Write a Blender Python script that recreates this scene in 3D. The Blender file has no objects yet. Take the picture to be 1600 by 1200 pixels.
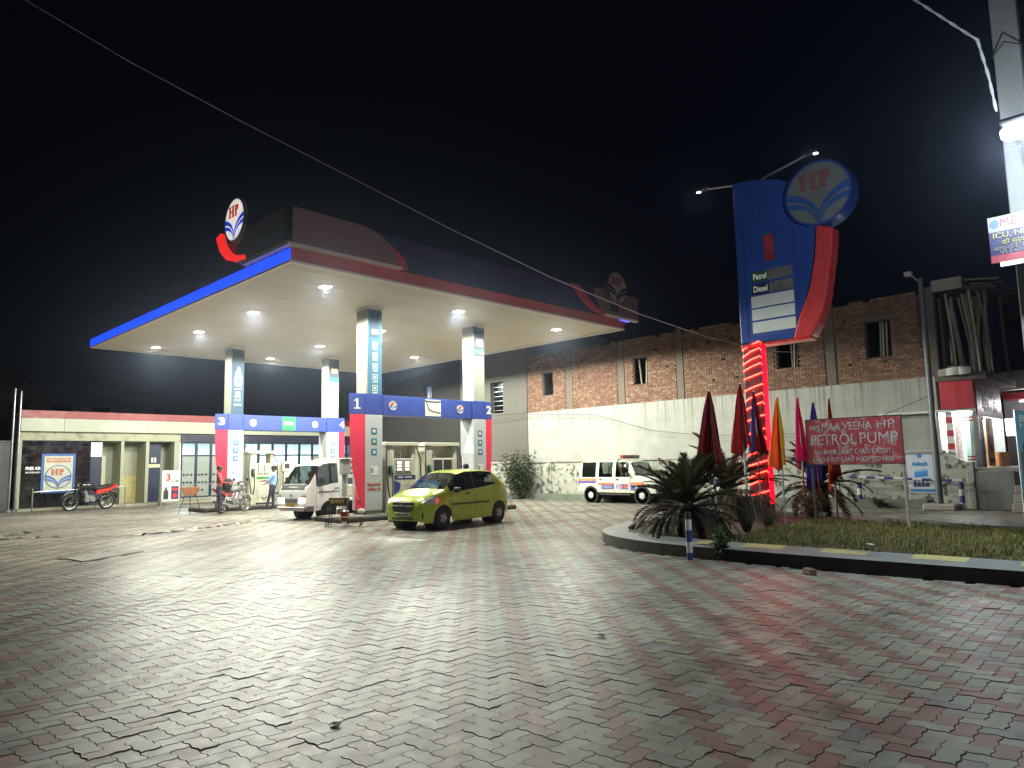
import bpy, math, random
import numpy as np
from mathutils import Vector, Matrix
random.seed(7); RNG = np.random.default_rng(11)
SC = bpy.context.scene; COL = SC.collection
R = math.radians; PI = math.pi

# ------------------------------------------------------------------ camera, world, exposure
F_PX = 1107.9
YAW, PITCH, ROLL = R(44.381), R(6.535), R(-1.186)
CAM = Vector((0, 0, 1.65))
fw = Vector((math.cos(YAW)*math.cos(PITCH), math.sin(YAW)*math.cos(PITCH), math.sin(PITCH)))
r0 = Vector((math.sin(YAW), -math.cos(YAW), 0)); u0 = r0.cross(fw)
cr = r0*math.cos(ROLL) + u0*math.sin(ROLL); cu_ = -r0*math.sin(ROLL) + u0*math.cos(ROLL)
cam = bpy.data.cameras.new('camera'); camo = bpy.data.objects.new('camera', cam); COL.objects.link(camo)
mw = Matrix.Identity(4)
for i in range(3):
    mw[i][0] = cr[i]; mw[i][1] = cu_[i]; mw[i][2] = -fw[i]; mw[i][3] = CAM[i]
camo.matrix_world = mw
cam.sensor_width = 36; cam.lens = F_PX/1600*36; cam.clip_start = 0.05; cam.clip_end = 2000
SC.camera = camo
W = bpy.data.worlds.new('World'); SC.world = W; W.use_nodes = True
bg = W.node_tree.nodes['Background']
bg.inputs[0].default_value = (0.30, 0.42, 1.0, 1); bg.inputs[1].default_value = 0.0028
SC.view_settings.view_transform = 'Standard'; SC.view_settings.look = 'None'
SC.view_settings.exposure = 0.15; SC.view_settings.gamma = 1
try: SC.view_settings.use_curve_mapping = False
except Exception: pass
SC.cycles.use_denoising = True
SC.cycles.max_bounces = 8; SC.cycles.diffuse_bounces = 3; SC.cycles.glossy_bounces = 3
SC.cycles.transparent_max_bounces = 16; SC.cycles.sample_clamp_indirect = 6
SC.cycles.caustics_reflective = False; SC.cycles.caustics_refractive = False

# ------------------------------------------------------------------ materials
MATS = {}
def nm(name):
    m = bpy.data.materials.new(name); m.use_nodes = True
    nt = m.node_tree; b = nt.nodes['Principled BSDF']; return m, nt, b
def mat(name, rgb, rough=.6, metal=0., var=.18, scale=3., bump=0., bscale=40., spec=.5, dirt=None, dscale=1.2, damt=.35, coat=0., streak=False, drip=None, dth=(.5, .72)):
    """procedural paint / plaster / metal: two noise octaves on colour and gloss, optional dirt patches and drips"""
    if name in MATS: return MATS[name]
    m, nt, b = nm(name); N = nt.nodes.new; L = nt.links.new
    tc = N('ShaderNodeTexCoord')
    n1 = N('ShaderNodeTexNoise'); n1.inputs['Scale'].default_value = scale; n1.inputs['Detail'].default_value = 6
    n1.inputs['Roughness'].default_value = .65; L(tc.outputs['Object'], n1.inputs['Vector'])
    mr = N('ShaderNodeMapRange'); mr.inputs[1].default_value = .25; mr.inputs[2].default_value = .75
    mr.inputs[3].default_value = 1-var; mr.inputs[4].default_value = 1+var; L(n1.outputs[0], mr.inputs[0])
    mx = N('ShaderNodeMix'); mx.data_type = 'RGBA'; mx.blend_type = 'MULTIPLY'; mx.inputs[0].default_value = 1
    mx.inputs[6].default_value = (*rgb, 1); L(mr.outputs[0], mx.inputs[7])
    out = mx.outputs[2]
    if dirt:
        n2 = N('ShaderNodeTexNoise'); n2.inputs['Scale'].default_value = dscale; n2.inputs['Detail'].default_value = 8; n2.inputs['Roughness'].default_value = .7
        if streak:
            mp = N('ShaderNodeMapping'); mp.inputs['Scale'].default_value = (9, 9, .13); L(tc.outputs['Object'], mp.inputs[0]); L(mp.outputs[0], n2.inputs['Vector'])
        else: L(tc.outputs['Object'], n2.inputs['Vector'])
        rp = N('ShaderNodeMapRange'); rp.inputs[1].default_value = dth[0]; rp.inputs[2].default_value = dth[1]; rp.inputs[3].default_value = 0; rp.inputs[4].default_value = damt
        L(n2.outputs[0], rp.inputs[0])
        if drip:        # run-off stains start at a wet ledge and fade down the wall
            sx_ = N('ShaderNodeSeparateXYZ'); L(tc.outputs['Object'], sx_.inputs[0]); dz = N('ShaderNodeMapRange'); dz.inputs[1].default_value = drip[0]-drip[1]; dz.inputs[2].default_value = drip[0]; dz.inputs[3].default_value = .12; dz.inputs[4].default_value = 1.25; L(sx_.outputs[2], dz.inputs[0])
            ml = N('ShaderNodeMath'); ml.operation = 'MULTIPLY'; L(rp.outputs[0], ml.inputs[0]); L(dz.outputs[0], ml.inputs[1]); rp = ml
        m2 = N('ShaderNodeMix'); m2.data_type = 'RGBA'; L(rp.outputs[0], m2.inputs[0]); L(out, m2.inputs[6]); m2.inputs[7].default_value = (*dirt, 1); out = m2.outputs[2]
    L(out, b.inputs['Base Color'])
    r2 = N('ShaderNodeMapRange'); r2.inputs[1].default_value = .3; r2.inputs[2].default_value = .7
    r2.inputs[3].default_value = max(.03, rough-.1); r2.inputs[4].default_value = min(1, rough+.1); L(n1.outputs[0], r2.inputs[0]); L(r2.outputs[0], b.inputs['Roughness'])
    b.inputs['Metallic'].default_value = metal; b.inputs['Specular IOR Level'].default_value = spec; b.inputs['Coat Weight'].default_value = coat; b.inputs['Coat Roughness'].default_value = .06
    if bump:
        n3 = N('ShaderNodeTexNoise'); n3.inputs['Scale'].default_value = bscale; n3.inputs['Detail'].default_value = 5; L(tc.outputs['Object'], n3.inputs['Vector'])
        bp = N('ShaderNodeBump'); bp.inputs['Strength'].default_value = bump; bp.inputs['Distance'].default_value = .02; L(n3.outputs[0], bp.inputs['Height']); L(bp.outputs[0], b.inputs['Normal'])
    MATS[name] = m; return m
def emit(name, rgb, s, base=(.8, .8, .8)):
    if name in MATS: return MATS[name]
    m, nt, b = nm(name); b.inputs['Base Color'].default_value = (*base, 1)
    N = nt.nodes.new; L = nt.links.new
    tc = N('ShaderNodeTexCoord'); n1 = N('ShaderNodeTexNoise'); n1.inputs['Scale'].default_value = 5; L(tc.outputs['Object'], n1.inputs['Vector'])
    mr = N('ShaderNodeMapRange'); mr.inputs[1].default_value = .3; mr.inputs[2].default_value = .7; mr.inputs[3].default_value = s*.85; mr.inputs[4].default_value = s*1.15; L(n1.outputs[0], mr.inputs[0])
    b.inputs['Emission Color'].default_value = (*rgb, 1); L(mr.outputs[0], b.inputs['Emission Strength'])
    MATS[name] = m; return m
def glass(name, tint=(.5, .55, .55), gloss=.12, rough=.02):
    if name in MATS: return MATS[name]
    m, nt, b = nm(name); N = nt.nodes.new; L = nt.links.new
    t = N('ShaderNodeBsdfTransparent'); t.inputs[0].default_value = (*tint, 1)
    g = N('ShaderNodeBsdfGlossy'); g.inputs['Roughness'].default_value = rough; g.inputs[0].default_value = (.9, .95, 1, 1)
    fr = N('ShaderNodeFresnel'); fr.inputs[0].default_value = 1.5
    ad = N('ShaderNodeMath'); ad.operation = 'ADD'; ad.inputs[1].default_value = gloss; L(fr.outputs[0], ad.inputs[0])
    mx = N('ShaderNodeMixShader'); L(ad.outputs[0], mx.inputs[0]); L(t.outputs[0], mx.inputs[1]); L(g.outputs[0], mx.inputs[2])
    L(mx.outputs[0], nt.nodes['Material Output'].inputs[0]); MATS[name] = m; return m

# ------------------------------------------------------------------ mesh builder
def frame(o, x, y, z):
    m = Matrix.Identity(4)
    for i in range(3): m[i][0] = x[i]; m[i][1] = y[i]; m[i][2] = z[i]; m[i][3] = o[i]
    return m
def FY(x, y, z): return Matrix.Translation((x, y, z))                         # sheet in local XZ, seen from -Y
def FX(x, y, z): return Matrix.Translation((x, y, z)) @ Matrix.Rotation(-PI/2, 4, 'Z')   # same sheet seen from -X
class MB:
    def __init__(s, M=None): s.v = []; s.f = []; s.m = []; s.M = M
    def add(s, vs, fs, mi=0):
        o = len(s.v)
        if s.M is not None: vs = [s.M @ Vector(v) for v in vs]
        s.v += [tuple(v) for v in vs]; s.f += [tuple(i+o for i in f) for f in fs]; s.m += [mi]*len(fs); return s
    def box(s, x0, x1, y0, y1, z0, z1, mi=0):
        return s.add([(x0,y0,z0),(x1,y0,z0),(x1,y1,z0),(x0,y1,z0),(x0,y0,z1),(x1,y0,z1),(x1,y1,z1),(x0,y1,z1)],
                     [(3,2,1,0),(4,5,6,7),(0,1,5,4),(1,2,6,5),(2,3,7,6),(3,0,4,7)], mi)
    def tube(s, pts, r, n=8, mi=0, caps=True):
        pts = [Vector(p) for p in pts]; k = len(pts); rr = r if isinstance(r, (list, tuple)) else [r]*k
        vs = []; fs = []; up = None
        for i, p in enumerate(pts):
            t = (pts[min(i+1, k-1)]-pts[max(i-1, 0)]).normalized()
            if up is None: up = Vector((0,0,1)) if abs(t.z) < .9 else Vector((1,0,0))
            a = t.cross(up); a = a.normalized() if a.length > 1e-6 else Vector((1,0,0)); b = a.cross(t).normalized(); up = b
            for j in range(n):
                q = 2*PI*j/n; vs.append(p + (a*math.cos(q)+b*math.sin(q))*rr[i])
        for i in range(k-1):
            for j in range(n):
                j2 = (j+1) % n; fs.append((i*n+j, i*n+j2, (i+1)*n+j2, (i+1)*n+j))
        if caps: fs.append(tuple(range(n))); fs.append(tuple(range((k-1)*n, k*n))[::-1])
        return s.add(vs, fs, mi)
    def prism(s, poly, a, b, plane='xz', mi=0):
        """2-D polygon extruded from a to b along the missing axis"""
        def P(p, t): return (p[0], t, p[1]) if plane == 'xz' else ((t, p[0], p[1]) if plane == 'yz' else (p[0], p[1], t))
        n = len(poly); vs = [P(p, a) for p in poly]+[P(p, b) for p in poly]
        fs = [tuple(range(n)), tuple(range(n, 2*n))[::-1]]+[((i+1) % n, i, n+i, n+(i+1) % n) for i in range(n)]
        return s.add(vs, fs, mi)
    def lathe(s, prof, n=20, axis='z', c=(0,0,0), mi=0):
        vs = []; fs = []; k = len(prof)
        for (r, h) in prof:
            for j in range(n):
                q = 2*PI*j/n; a, b = r*math.cos(q), r*math.sin(q)
                p = (a, b, h) if axis == 'z' else ((a, h, b) if axis == 'y' else (h, a, b))
                vs.append((p[0]+c[0], p[1]+c[1], p[2]+c[2]))
        for i in range(k-1):
            for j in range(n): j2 = (j+1) % n; fs.append((i*n+j, i*n+j2, (i+1)*n+j2, (i+1)*n+j))
        fs.append(tuple(range(n))[::-1]); fs.append(tuple(range((k-1)*n, k*n)))
        return s.add(vs, fs, mi)
    def grid(s, P, mi=0):
        """P[i][j] points"""
        a, b = len(P), len(P[0]); vs = [p for row in P for p in row]
        return s.add(vs, [(i*b+j, (i+1)*b+j, (i+1)*b+j+1, i*b+j+1) for i in range(a-1) for j in range(b-1)], mi)
    def build(s, name, mats, parent=None, smooth=False, bev=0., seg=1, recalc=True):
        me = bpy.data.meshes.new(name); me.from_pydata(s.v, [], s.f)
        if not isinstance(mats, (list, tuple)): mats = [mats]
        for m in mats: me.materials.append(m)
        if len(mats) > 1: me.polygons.foreach_set('material_index', s.m)
        if recalc:
            import bmesh
            bm = bmesh.new(); bm.from_mesh(me); bmesh.ops.recalc_face_normals(bm, faces=bm.faces[:]); bm.to_mesh(me); bm.free()
        if smooth:
            me.polygons.foreach_set('use_smooth', [True]*len(me.polygons))
            try: me.set_sharp_from_angle(angle=R(38))
            except Exception: pass
        o = bpy.data.objects.new(name, me); COL.objects.link(o); o.parent = parent
        if bev:
            md = o.modifiers.new('bevel', 'BEVEL'); md.width = bev; md.segments = seg; md.limit_method = 'ANGLE'; md.angle_limit = R(40)
        return o
def tag(o, label=None, cat=None, group=None, kind=None):
    if label: o['label'] = label
    if cat: o['category'] = cat
    if group: o['group'] = group
    if kind: o['kind'] = kind
    return o
def thing(name, loc, label, cat, group=None, rz=0, scale=1.):
    o = bpy.data.objects.new(name, None); COL.objects.link(o); o.location = loc; o.rotation_euler = (0, 0, rz); o.scale = (scale,)*3
    o.empty_display_size = .2; return tag(o, label, cat, group)
def sub(parent, name, fn, m, **k):
    b = MB(); fn(b); return b.build(name, m, parent, **k)
def copy_tree(o, parent=None):
    c = o.copy(); COL.objects.link(c); c.parent = parent
    for ch in list(o.children): copy_tree(ch, c)
    return c
FITS = []; TEXTS = []
def text(body, parent, loc, size, m, face='-Y', width=None, bold=.0, align='CENTER', name='lettering', extrude=.004, rot=None, tilt=0):
    cu = bpy.data.curves.new(name, 'FONT'); cu.body = body; cu.size = size; cu.extrude = extrude; cu.offset = bold*size
    cu.align_x = align; cu.align_y = 'CENTER'; cu.resolution_u = 3; cu.materials.append(m)
    o = bpy.data.objects.new(name, cu); COL.objects.link(o); o.parent = parent; o.location = loc
    TEXTS.append(o)
    o.rotation_euler = rot if rot else {'-Y': (PI/2, tilt, 0), '-X': (PI/2, 0, -PI/2), '+X': (PI/2, 0, PI/2)}[face]
    if width: FITS.append((o, width))
    return o
def logo(parent, M, Rd, thick, white, blue, red, rim, name='emblem', letters=True):
    """round emblem in the local XZ plane facing -Y: white disc, rim, two pairs of blue wings rising from the foot, serif letters"""
    n = 40; d = MB(M); d.lathe([(0.0001, 0), (Rd, 0), (Rd, thick)], n, 'y'); disc = d.build('disc', white, parent)
    g = MB(M)
    pr = [(Rd*.955, -.012), (Rd*1.02, -.012), (Rd*1.02, thick*.98), (Rd*.955, thick*.98)]
    vs = []; fs = []
    for (rr, h) in pr:
        for j in range(n): q = 2*PI*j/n; vs.append((rr*math.cos(q), h, rr*math.sin(q)))
    for i in range(4):
        for j in range(n): j2 = (j+1) % n; i2 = (i+1) % 4; fs.append((i*n+j, i*n+j2, i2*n+j2, i2*n+j))
    g.add(vs, fs); g.build('rim', rim, disc)
    def curve(p0, c, ang, k=14):
        e = (Rd*.96*math.cos(R(ang)), Rd*.96*math.sin(R(ang))); out = []
        for i in range(k+1):
            t = i/k; out.append(((1-t)**2*p0[0]*Rd+2*t*(1-t)*c[0]*Rd+t*t*e[0], (1-t)**2*p0[1]*Rd+2*t*(1-t)*c[1]*Rd+t*t*e[1]))
        return out
    for sx in (1, -1):
        for (A, B) in ((((0, -.62), (.16, -.04), 10), ((.0, -.88), (.13, -.18), -4)), (((.012, -.93), (.15, -.24), -9), ((.06, -.94), (.17, -.40), -21))):
            c1, c2 = curve(*A), curve(*B)
            P = [[(sx*a[0], -.014, a[1]) for a in c1], [(sx*a[0], -.014, a[1]) for a in c2]]
            b = MB(M); b.grid(P); b.build('wing', blue, disc, recalc=False)
    if letters:
        k = Rd*.30; y0, y1 = -.02, -.004
        def bx(b, x0, x1, z0, z1): b.box(x0, x1, y0, y1, z0, z1)
        cz = Rd*.42; h = Rd*.54; w = Rd*.56; st = Rd*.15; sf = Rd*.045
        b = MB(M); x0 = -w-Rd*.0
        for xs in (x0+sf, x0+w-st-sf):
            bx(b, xs, xs+st, cz-h/2+sf, cz+h/2-sf)
            bx(b, xs-sf, xs+st+sf, cz-h/2, cz-h/2+sf); bx(b, xs-sf, xs+st+sf, cz+h/2-sf, cz+h/2)
        bx(b, x0+sf+st, x0+w-st-sf, cz-Rd*.035, cz+Rd*.035)
        xs = Rd*.05+sf; bx(b, xs, xs+st, cz-h/2+sf, cz+h/2-sf*1.0); bx(b, xs-sf, xs+st+sf, cz-h/2, cz-h/2+sf)
        bx(b, xs-sf, xs, cz+h/2-sf, cz+h/2)
        cx, czz, ro, ri = xs+st, cz+h/2-h*.28, h*.28, h*.28-st*.75
        m = 9; pts = []
        for i in range(m+1):
            q = PI/2-PI*i/m; pts.append((cx+ro*1.15*math.cos(q), czz+ro*math.sin(q), cx+max(ri, .01)*1.15*math.cos(q), czz+max(ri, .01)*math.sin(q)))
        for i in range(m):
            a, c = pts[i], pts[i+1]
            b.add([(a[0],y0,a[1]),(c[0],y0,c[1]),(c[2],y0,c[3]),(a[2],y0,a[3]),(a[0],y1,a[1]),(c[0],y1,c[1]),(c[2],y1,c[3]),(a[2],y1,a[3])],
                  [(0,1,2,3),(7,6,5,4),(0,4,5,1),(2,6,7,3)])
        b.build('lettering', red, disc)
    return disc

HAZE = .0004; CANOPY_W = 1450; ARM_W = 40; LED_S = 52; STREET_W = 950; HEAD_S = 14
# ------------------------------------------------------------------ palette
WHITE = mat('white_paint', (.62, .62, .59), .45, var=.06)
CREAM = mat('cream_panel', (.66, .62, .51), .5, var=.08, dirt=(.38,.34,.26), damt=.2)
HPBLUE = mat('signal_blue', (.028, .052, .25), .38, var=.08)
HPDARK = mat('navy_panel', (.030, .035, .14), .4, var=.15)
HPRED = mat('signal_red', (.5, .035, .045), .4, var=.12)
FINRED = mat('fin_red', (.72, .03, .075), .38, var=.12)
BLACK = mat('black_rubber', (.012, .012, .013), .7, var=.2)
STEEL = mat('grey_steel', (.42, .43, .44), .35, metal=.8, var=.15)
DARK = mat('dark_trim', (.03, .03, .033), .45)
CONC = mat('concrete', (.30, .285, .26), .85, var=.2, bump=.4, dirt=(.12,.11,.09))
CHROME = mat('bright_metal', (.7, .7, .72), .15, metal=1, var=.05)
# ------------------------------------------------------------------ ground sheet and paved forecourt
GROUND = mat('dark_soil', (.035, .032, .028), .95, var=.35, scale=.8, bump=.3)
g = MB(); g.add([(-60,-60,-.03),(110,-60,-.03),(110,110,-.03),(-60,110,-.03)], [(0,1,2,3)])
tag(g.build('ground', GROUND), 'dark bare ground under and around the paved forecourt', 'ground', kind='structure')

def paver_mat(name, src):
    m, nt, b = nm(name); N = nt.nodes.new; L = nt.links.new
    if src == 'attr': a = N('ShaderNodeAttribute'); a.attribute_name = 'col'; colo = a.outputs['Color']
    else: a = N('ShaderNodeObjectInfo'); colo = a.outputs['Color']
    geo = N('ShaderNodeNewGeometry')
    def noise(sc, det, rg=.6):
        n = N('ShaderNodeTexNoise'); n.inputs['Scale'].default_value = sc; n.inputs['Detail'].default_value = det; n.inputs['Roughness'].default_value = rg
        L(geo.outputs['Position'], n.inputs['Vector']); return n
    def rng(src, a0, a1, b0, b1):
        r = N('ShaderNodeMapRange'); r.inputs[1].default_value = a0; r.inputs[2].default_value = a1; r.inputs[3].default_value = b0; r.inputs[4].default_value = b1; L(src, r.inputs[0]); return r.outputs[0]
    def mul(c, f):
        x = N('ShaderNodeMix'); x.data_type = 'RGBA'; x.blend_type = 'MULTIPLY'; x.inputs[0].default_value = 1; L(c, x.inputs[6]); L(f, x.inputs[7]); return x.outputs[2]
    big, mid, fine = noise(.45, 5), noise(7, 6, .7), noise(230, 3)
    c = mul(colo, rng(big.outputs[0], .35, .7, 1.15, .78)); c = mul(c, rng(mid.outputs[0], .3, .7, .8, 1.2)); c = mul(c, rng(fine.outputs[0], .25, .75, .72, 1.28))
    # trodden-in dust that fills patches of the forecourt
    dn = noise(.9, 8, .75); mx = N('ShaderNodeMix'); mx.data_type = 'RGBA'; L(rng(dn.outputs[0], .5, .75, 0, .38), mx.inputs[0]); L(c, mx.inputs[6]); mx.inputs[7].default_value = (.24, .225, .185, 1)
    ol = noise(1.7, 3, .5); mo = N('ShaderNodeMix'); mo.data_type = 'RGBA'; L(rng(ol.outputs[0], .62, .72, 0, .5), mo.inputs[0]); L(mx.outputs[2], mo.inputs[6]); mo.inputs[7].default_value = (.06, .055, .05, 1)
    # tyre marks drawn out along the way through the pumps
    mp = N('ShaderNodeMapping'); mp.inputs['Rotation'].default_value = (0, 0, .5); mp.inputs['Scale'].default_value = (.12, 2.6, 1); L(geo.outputs['Position'], mp.inputs[0])
    tn = N('ShaderNodeTexNoise'); tn.inputs['Scale'].default_value = 1; tn.inputs['Detail'].default_value = 5; L(mp.outputs[0], tn.inputs['Vector'])
    L(mul(mo.outputs[2], rng(tn.outputs[0], .42, .66, 1.05, .76)), b.inputs['Base Color'])
    L(rng(mid.outputs[0], .3, .7, .26, .50), b.inputs['Roughness']); b.inputs['Specular IOR Level'].default_value = .09
    bp = N('ShaderNodeBump'); bp.inputs['Strength'].default_value = .35; bp.inputs['Distance'].default_value = .004; L(fine.outputs[0], bp.inputs['Height'])
    b2 = N('ShaderNodeBump'); b2.inputs['Strength'].default_value = .12; b2.inputs['Distance'].default_value = .01; L(mid.outputs[0], b2.inputs['Height']); L(bp.outputs[0], b2.inputs['Normal']); L(b2.outputs[0], b.inputs['Normal'])
    return m
PV_A, PV_O = paver_mat('paver_concrete', 'attr'), paver_mat('paver_concrete_single', 'obj')
JOINT = mat('joint_sand', (.085, .08, .068), .95, var=.3, scale=20)
ISLAND = [(10.98,-6.),(10.95,1.5),(10.9,4.2),(11.0,6.5),(11.25,7.75),(11.75,8.85),(12.5,9.65),(13.7,10.2),(15.5,10.75),(18.0,11.1),(20.2,10.9),(21.0,9.9),(20.6,8.2),(18.9,6.2),(17.9,4.6),(17.3,2.6),(17.1,-6.)]
def inside(P, poly):
    x, y = P[:, 0], P[:, 1]; r = np.zeros(len(P), bool); n = len(poly)
    for i in range(n):
        (x1, y1), (x2, y2) = poly[i], poly[(i+1) % n]
        c = ((y1 > y) != (y2 > y)) & (x < (x2-x1)*(y-y1)/((y2-y1) if y2 != y1 else 1e-9)+x1); r ^= c
    return r
PW = .122; pa = R(2.07); E1 = np.array([math.cos(pa), math.sin(pa)]); E2 = np.array([-math.sin(pa), math.cos(pa)])
def outline(vert):
    """zig-zag paver of two cells; every unit edge of the grid carries the same wave, so neighbours interlock"""
    a = .068; path = [(0,0),(1,0),(2,0),(2,1),(1,1),(0,1)] if not vert else [(0,0),(1,0),(1,1),(1,2),(0,2),(0,1)]
    pts = []
    for i in range(6):
        p, q = np.array(path[i], float), np.array(path[(i+1) % 6], float); pts.append(p)
        for t in (.3, .7):
            z = p+(q-p)*t; hor = p[1] == q[1]; f = (z[0] if hor else z[1]) % 1
            s = a if f < .5 else -a; z = z+(np.array([0, s]) if hor else np.array([s, 0])); pts.append(z)
    return np.array(pts)
def inset(P, d):
    n = len(P); out = []
    for i in range(n):
        e1 = P[i]-P[i-1]; e2 = P[(i+1) % n]-P[i]; n1 = np.array([-e1[1], e1[0]])/np.linalg.norm(e1); n2 = np.array([-e2[1], e2[0]])/np.linalg.norm(e2)
        b = n1+n2; out.append(P[i]+b*d/max(.6, (b@b)/2))
    return np.array(out)
TPL = {}
for v in (False, True):
    O = outline(v); cen = np.array([1, .5]) if not v else np.array([.5, 1])
    TPL[v] = [((inset(O, d)-cen)*PW) for d in (.030, .014)], cen
def to_world(P2): return P2[:, :1]*E1[None]+P2[:, 1:]*E2[None]
p0 = np.array([3.34, 3.10]); sh = 2.5-((p0@E1)-(p0@E2))/PW
ii, jj = np.meshgrid(np.arange(-60, 330), np.arange(-60, 345), indexing='ij'); ii = ii.ravel(); jj = jj.ravel(); dd = ii-jj
recs = []
for v in (False, True):
    k = (dd % 4) == (3 if v else 0); i, j, d = ii[k], jj[k], dd[k]
    c = 2*np.floor_divide(d, 4)+(1 if v else 0); cen = TPL[v][1]
    uv = np.stack([(i+cen[0]-sh)*PW, (j+cen[1])*PW], 1); P = to_world(uv)
    recs.append((P, (c % 3) == 1, np.full(len(P), v)))
P = np.concatenate([a[0] for a in recs]); RED = np.concatenate([a[1] for a in recs]); VER = np.concatenate([a[2] for a in recs])
rel = np.concatenate([P, np.zeros((len(P), 1))], 1)-np.array(CAM); zc = rel@np.array(fw)
sx = 800+F_PX*(rel@np.array(cr))/np.maximum(zc, .1); sy = 600-F_PX*(rel@np.array(cu_))/np.maximum(zc, .1)
keep = (zc > 1.5) & (sx > -420) & (sx < 2020) & (sy < 1500) & (P[:, 0] < 25.6) & (P[:, 1] < 39.2) & (P[:, 0] > -3) & ~inside(P, ISLAND)
MANHOLE = [(4.0,15.3),(5.5,16.3),(5.2,17.2),(3.9,16.4)]
keep &= ~inside(P, MANHOLE)
P, RED, VER, sx, sy, zc = P[keep], RED[keep], VER[keep], sx[keep], sy[keep], zc[keep]
n = len(P); dist = zc
grey = np.array([.262, .272, .23]); red = np.array([.238, .160, .143]); dk = np.array([.15, .145, .15]); yel = np.array([.31, .30, .235])
colr = np.where(RED[:, None], red, grey)*(1+RNG.normal(0, .075, (n, 1)))*(1+RNG.normal(0, .025, (n, 3)))
odd = RNG.random(n); colr[(odd < .05) & ~RED] = dk*(1+RNG.normal(0, .1)); colr[(odd > .955) & ~RED] = yel; sw = (odd > .05) & (odd < .062); colr[sw] = np.where(RED[sw][:, None], grey, red)
hz = RNG.normal(0, .0016, n); tl = RNG.normal(0, .0045, (n, 2)); 
for q in range(9):      # the bed has settled in long shallow waves
    an = RNG.uniform(0, PI); wl = RNG.uniform(1.3, 5.); kx, ky = 2*PI/wl*math.cos(an), 2*PI/wl*math.sin(an); ph = RNG.uniform(0, 6.28); am = .0022*wl/2.5
    hz = hz+am*np.sin(P[:, 0]*kx+P[:, 1]*ky+ph)*.5; cs_ = am*np.cos(P[:, 0]*kx+P[:, 1]*ky+ph); tl[:, 0] += cs_*kx; tl[:, 1] += cs_*ky
hz = np.clip(hz, -.009, .011)
# settled and lifted strips left of the pumps, as laid paving gets
hz += -.003*np.exp(-((P[:, 0]-6.2)**2+(P[:, 1]-20.5)**2)/9)*RNG.random(n)
def seg_d(a, b):
    a, b = np.array(a), np.array(b); ab = b-a; t = np.clip(((P-a)@ab)/(ab@ab), 0, 1); return np.linalg.norm(P-a-t[:, None]*ab, axis=1)
for a, b, wd, up in (((6.9,20.6),(11.3,22.6),.17,.035),((11.3,22.6),(13.6,21.2),.12,.02),((2.6,21.5),(5.2,25.0),.25,.02),((3.6,23.0),(5.0,22.2),.2,.02)):
    k_ = seg_d(a, b) < wd*(.6+.8*RNG.random(n)); hz[k_] += up*RNG.random(k_.sum()); tl[k_] += RNG.normal(0, .13, (k_.sum(), 2)); colr[k_] *= RNG.uniform(.6, 1.5, (k_.sum(), 1))
inview = (sx > -8) & (sx < 1608) & (sy > 700) & (sy < 1212)
order = np.argsort(np.where(inview, zc, 1e6))[:300]; single = np.zeros(n, bool); single[order] = True
FORE = bpy.data.objects.new('forecourt', None); COL.objects.link(FORE); tag(FORE, 'forecourt paved with grey and red zigzag concrete pavers', 'pavement', kind='structure')
bed = MB(); bed.add([(-3,-6,-.021),(25.7,-6,-.021),(25.7,39.6,-.021),(-3,39.6,-.021)], [(0,1,2,3)]); bed.build('sand_bed', JOINT, FORE)
def ptmesh(v):
    (top, low), cen = TPL[v]; k = len(top)
    T = to_world(top); Lw = to_world(low)
    vs = [(x, y, 0) for x, y in T]+[(x, y, -.003) for x, y in Lw]+[(x, y, -.05) for x, y in Lw]
    fs = [tuple(range(k))]+[(k+i, k+(i+1) % k, (i+1) % k, i) for i in range(k)]+[(2*k+i, 2*k+(i+1) % k, k+(i+1) % k, k+i) for i in range(k)]
    me = bpy.data.meshes.new('paver'); me.from_pydata(vs, [], fs); me.materials.append(PV_O); return me
PM = {v: ptmesh(v) for v in (False, True)}
for q in order:
    o = bpy.data.objects.new('paver', PM[bool(VER[q])]); COL.objects.link(o); o.parent = FORE
    o.location = (P[q, 0], P[q, 1], hz[q]); o.rotation_euler = (tl[q, 1], -tl[q, 0], 0); o.color = (*np.clip(colr[q], .02, .9), 1)
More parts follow.
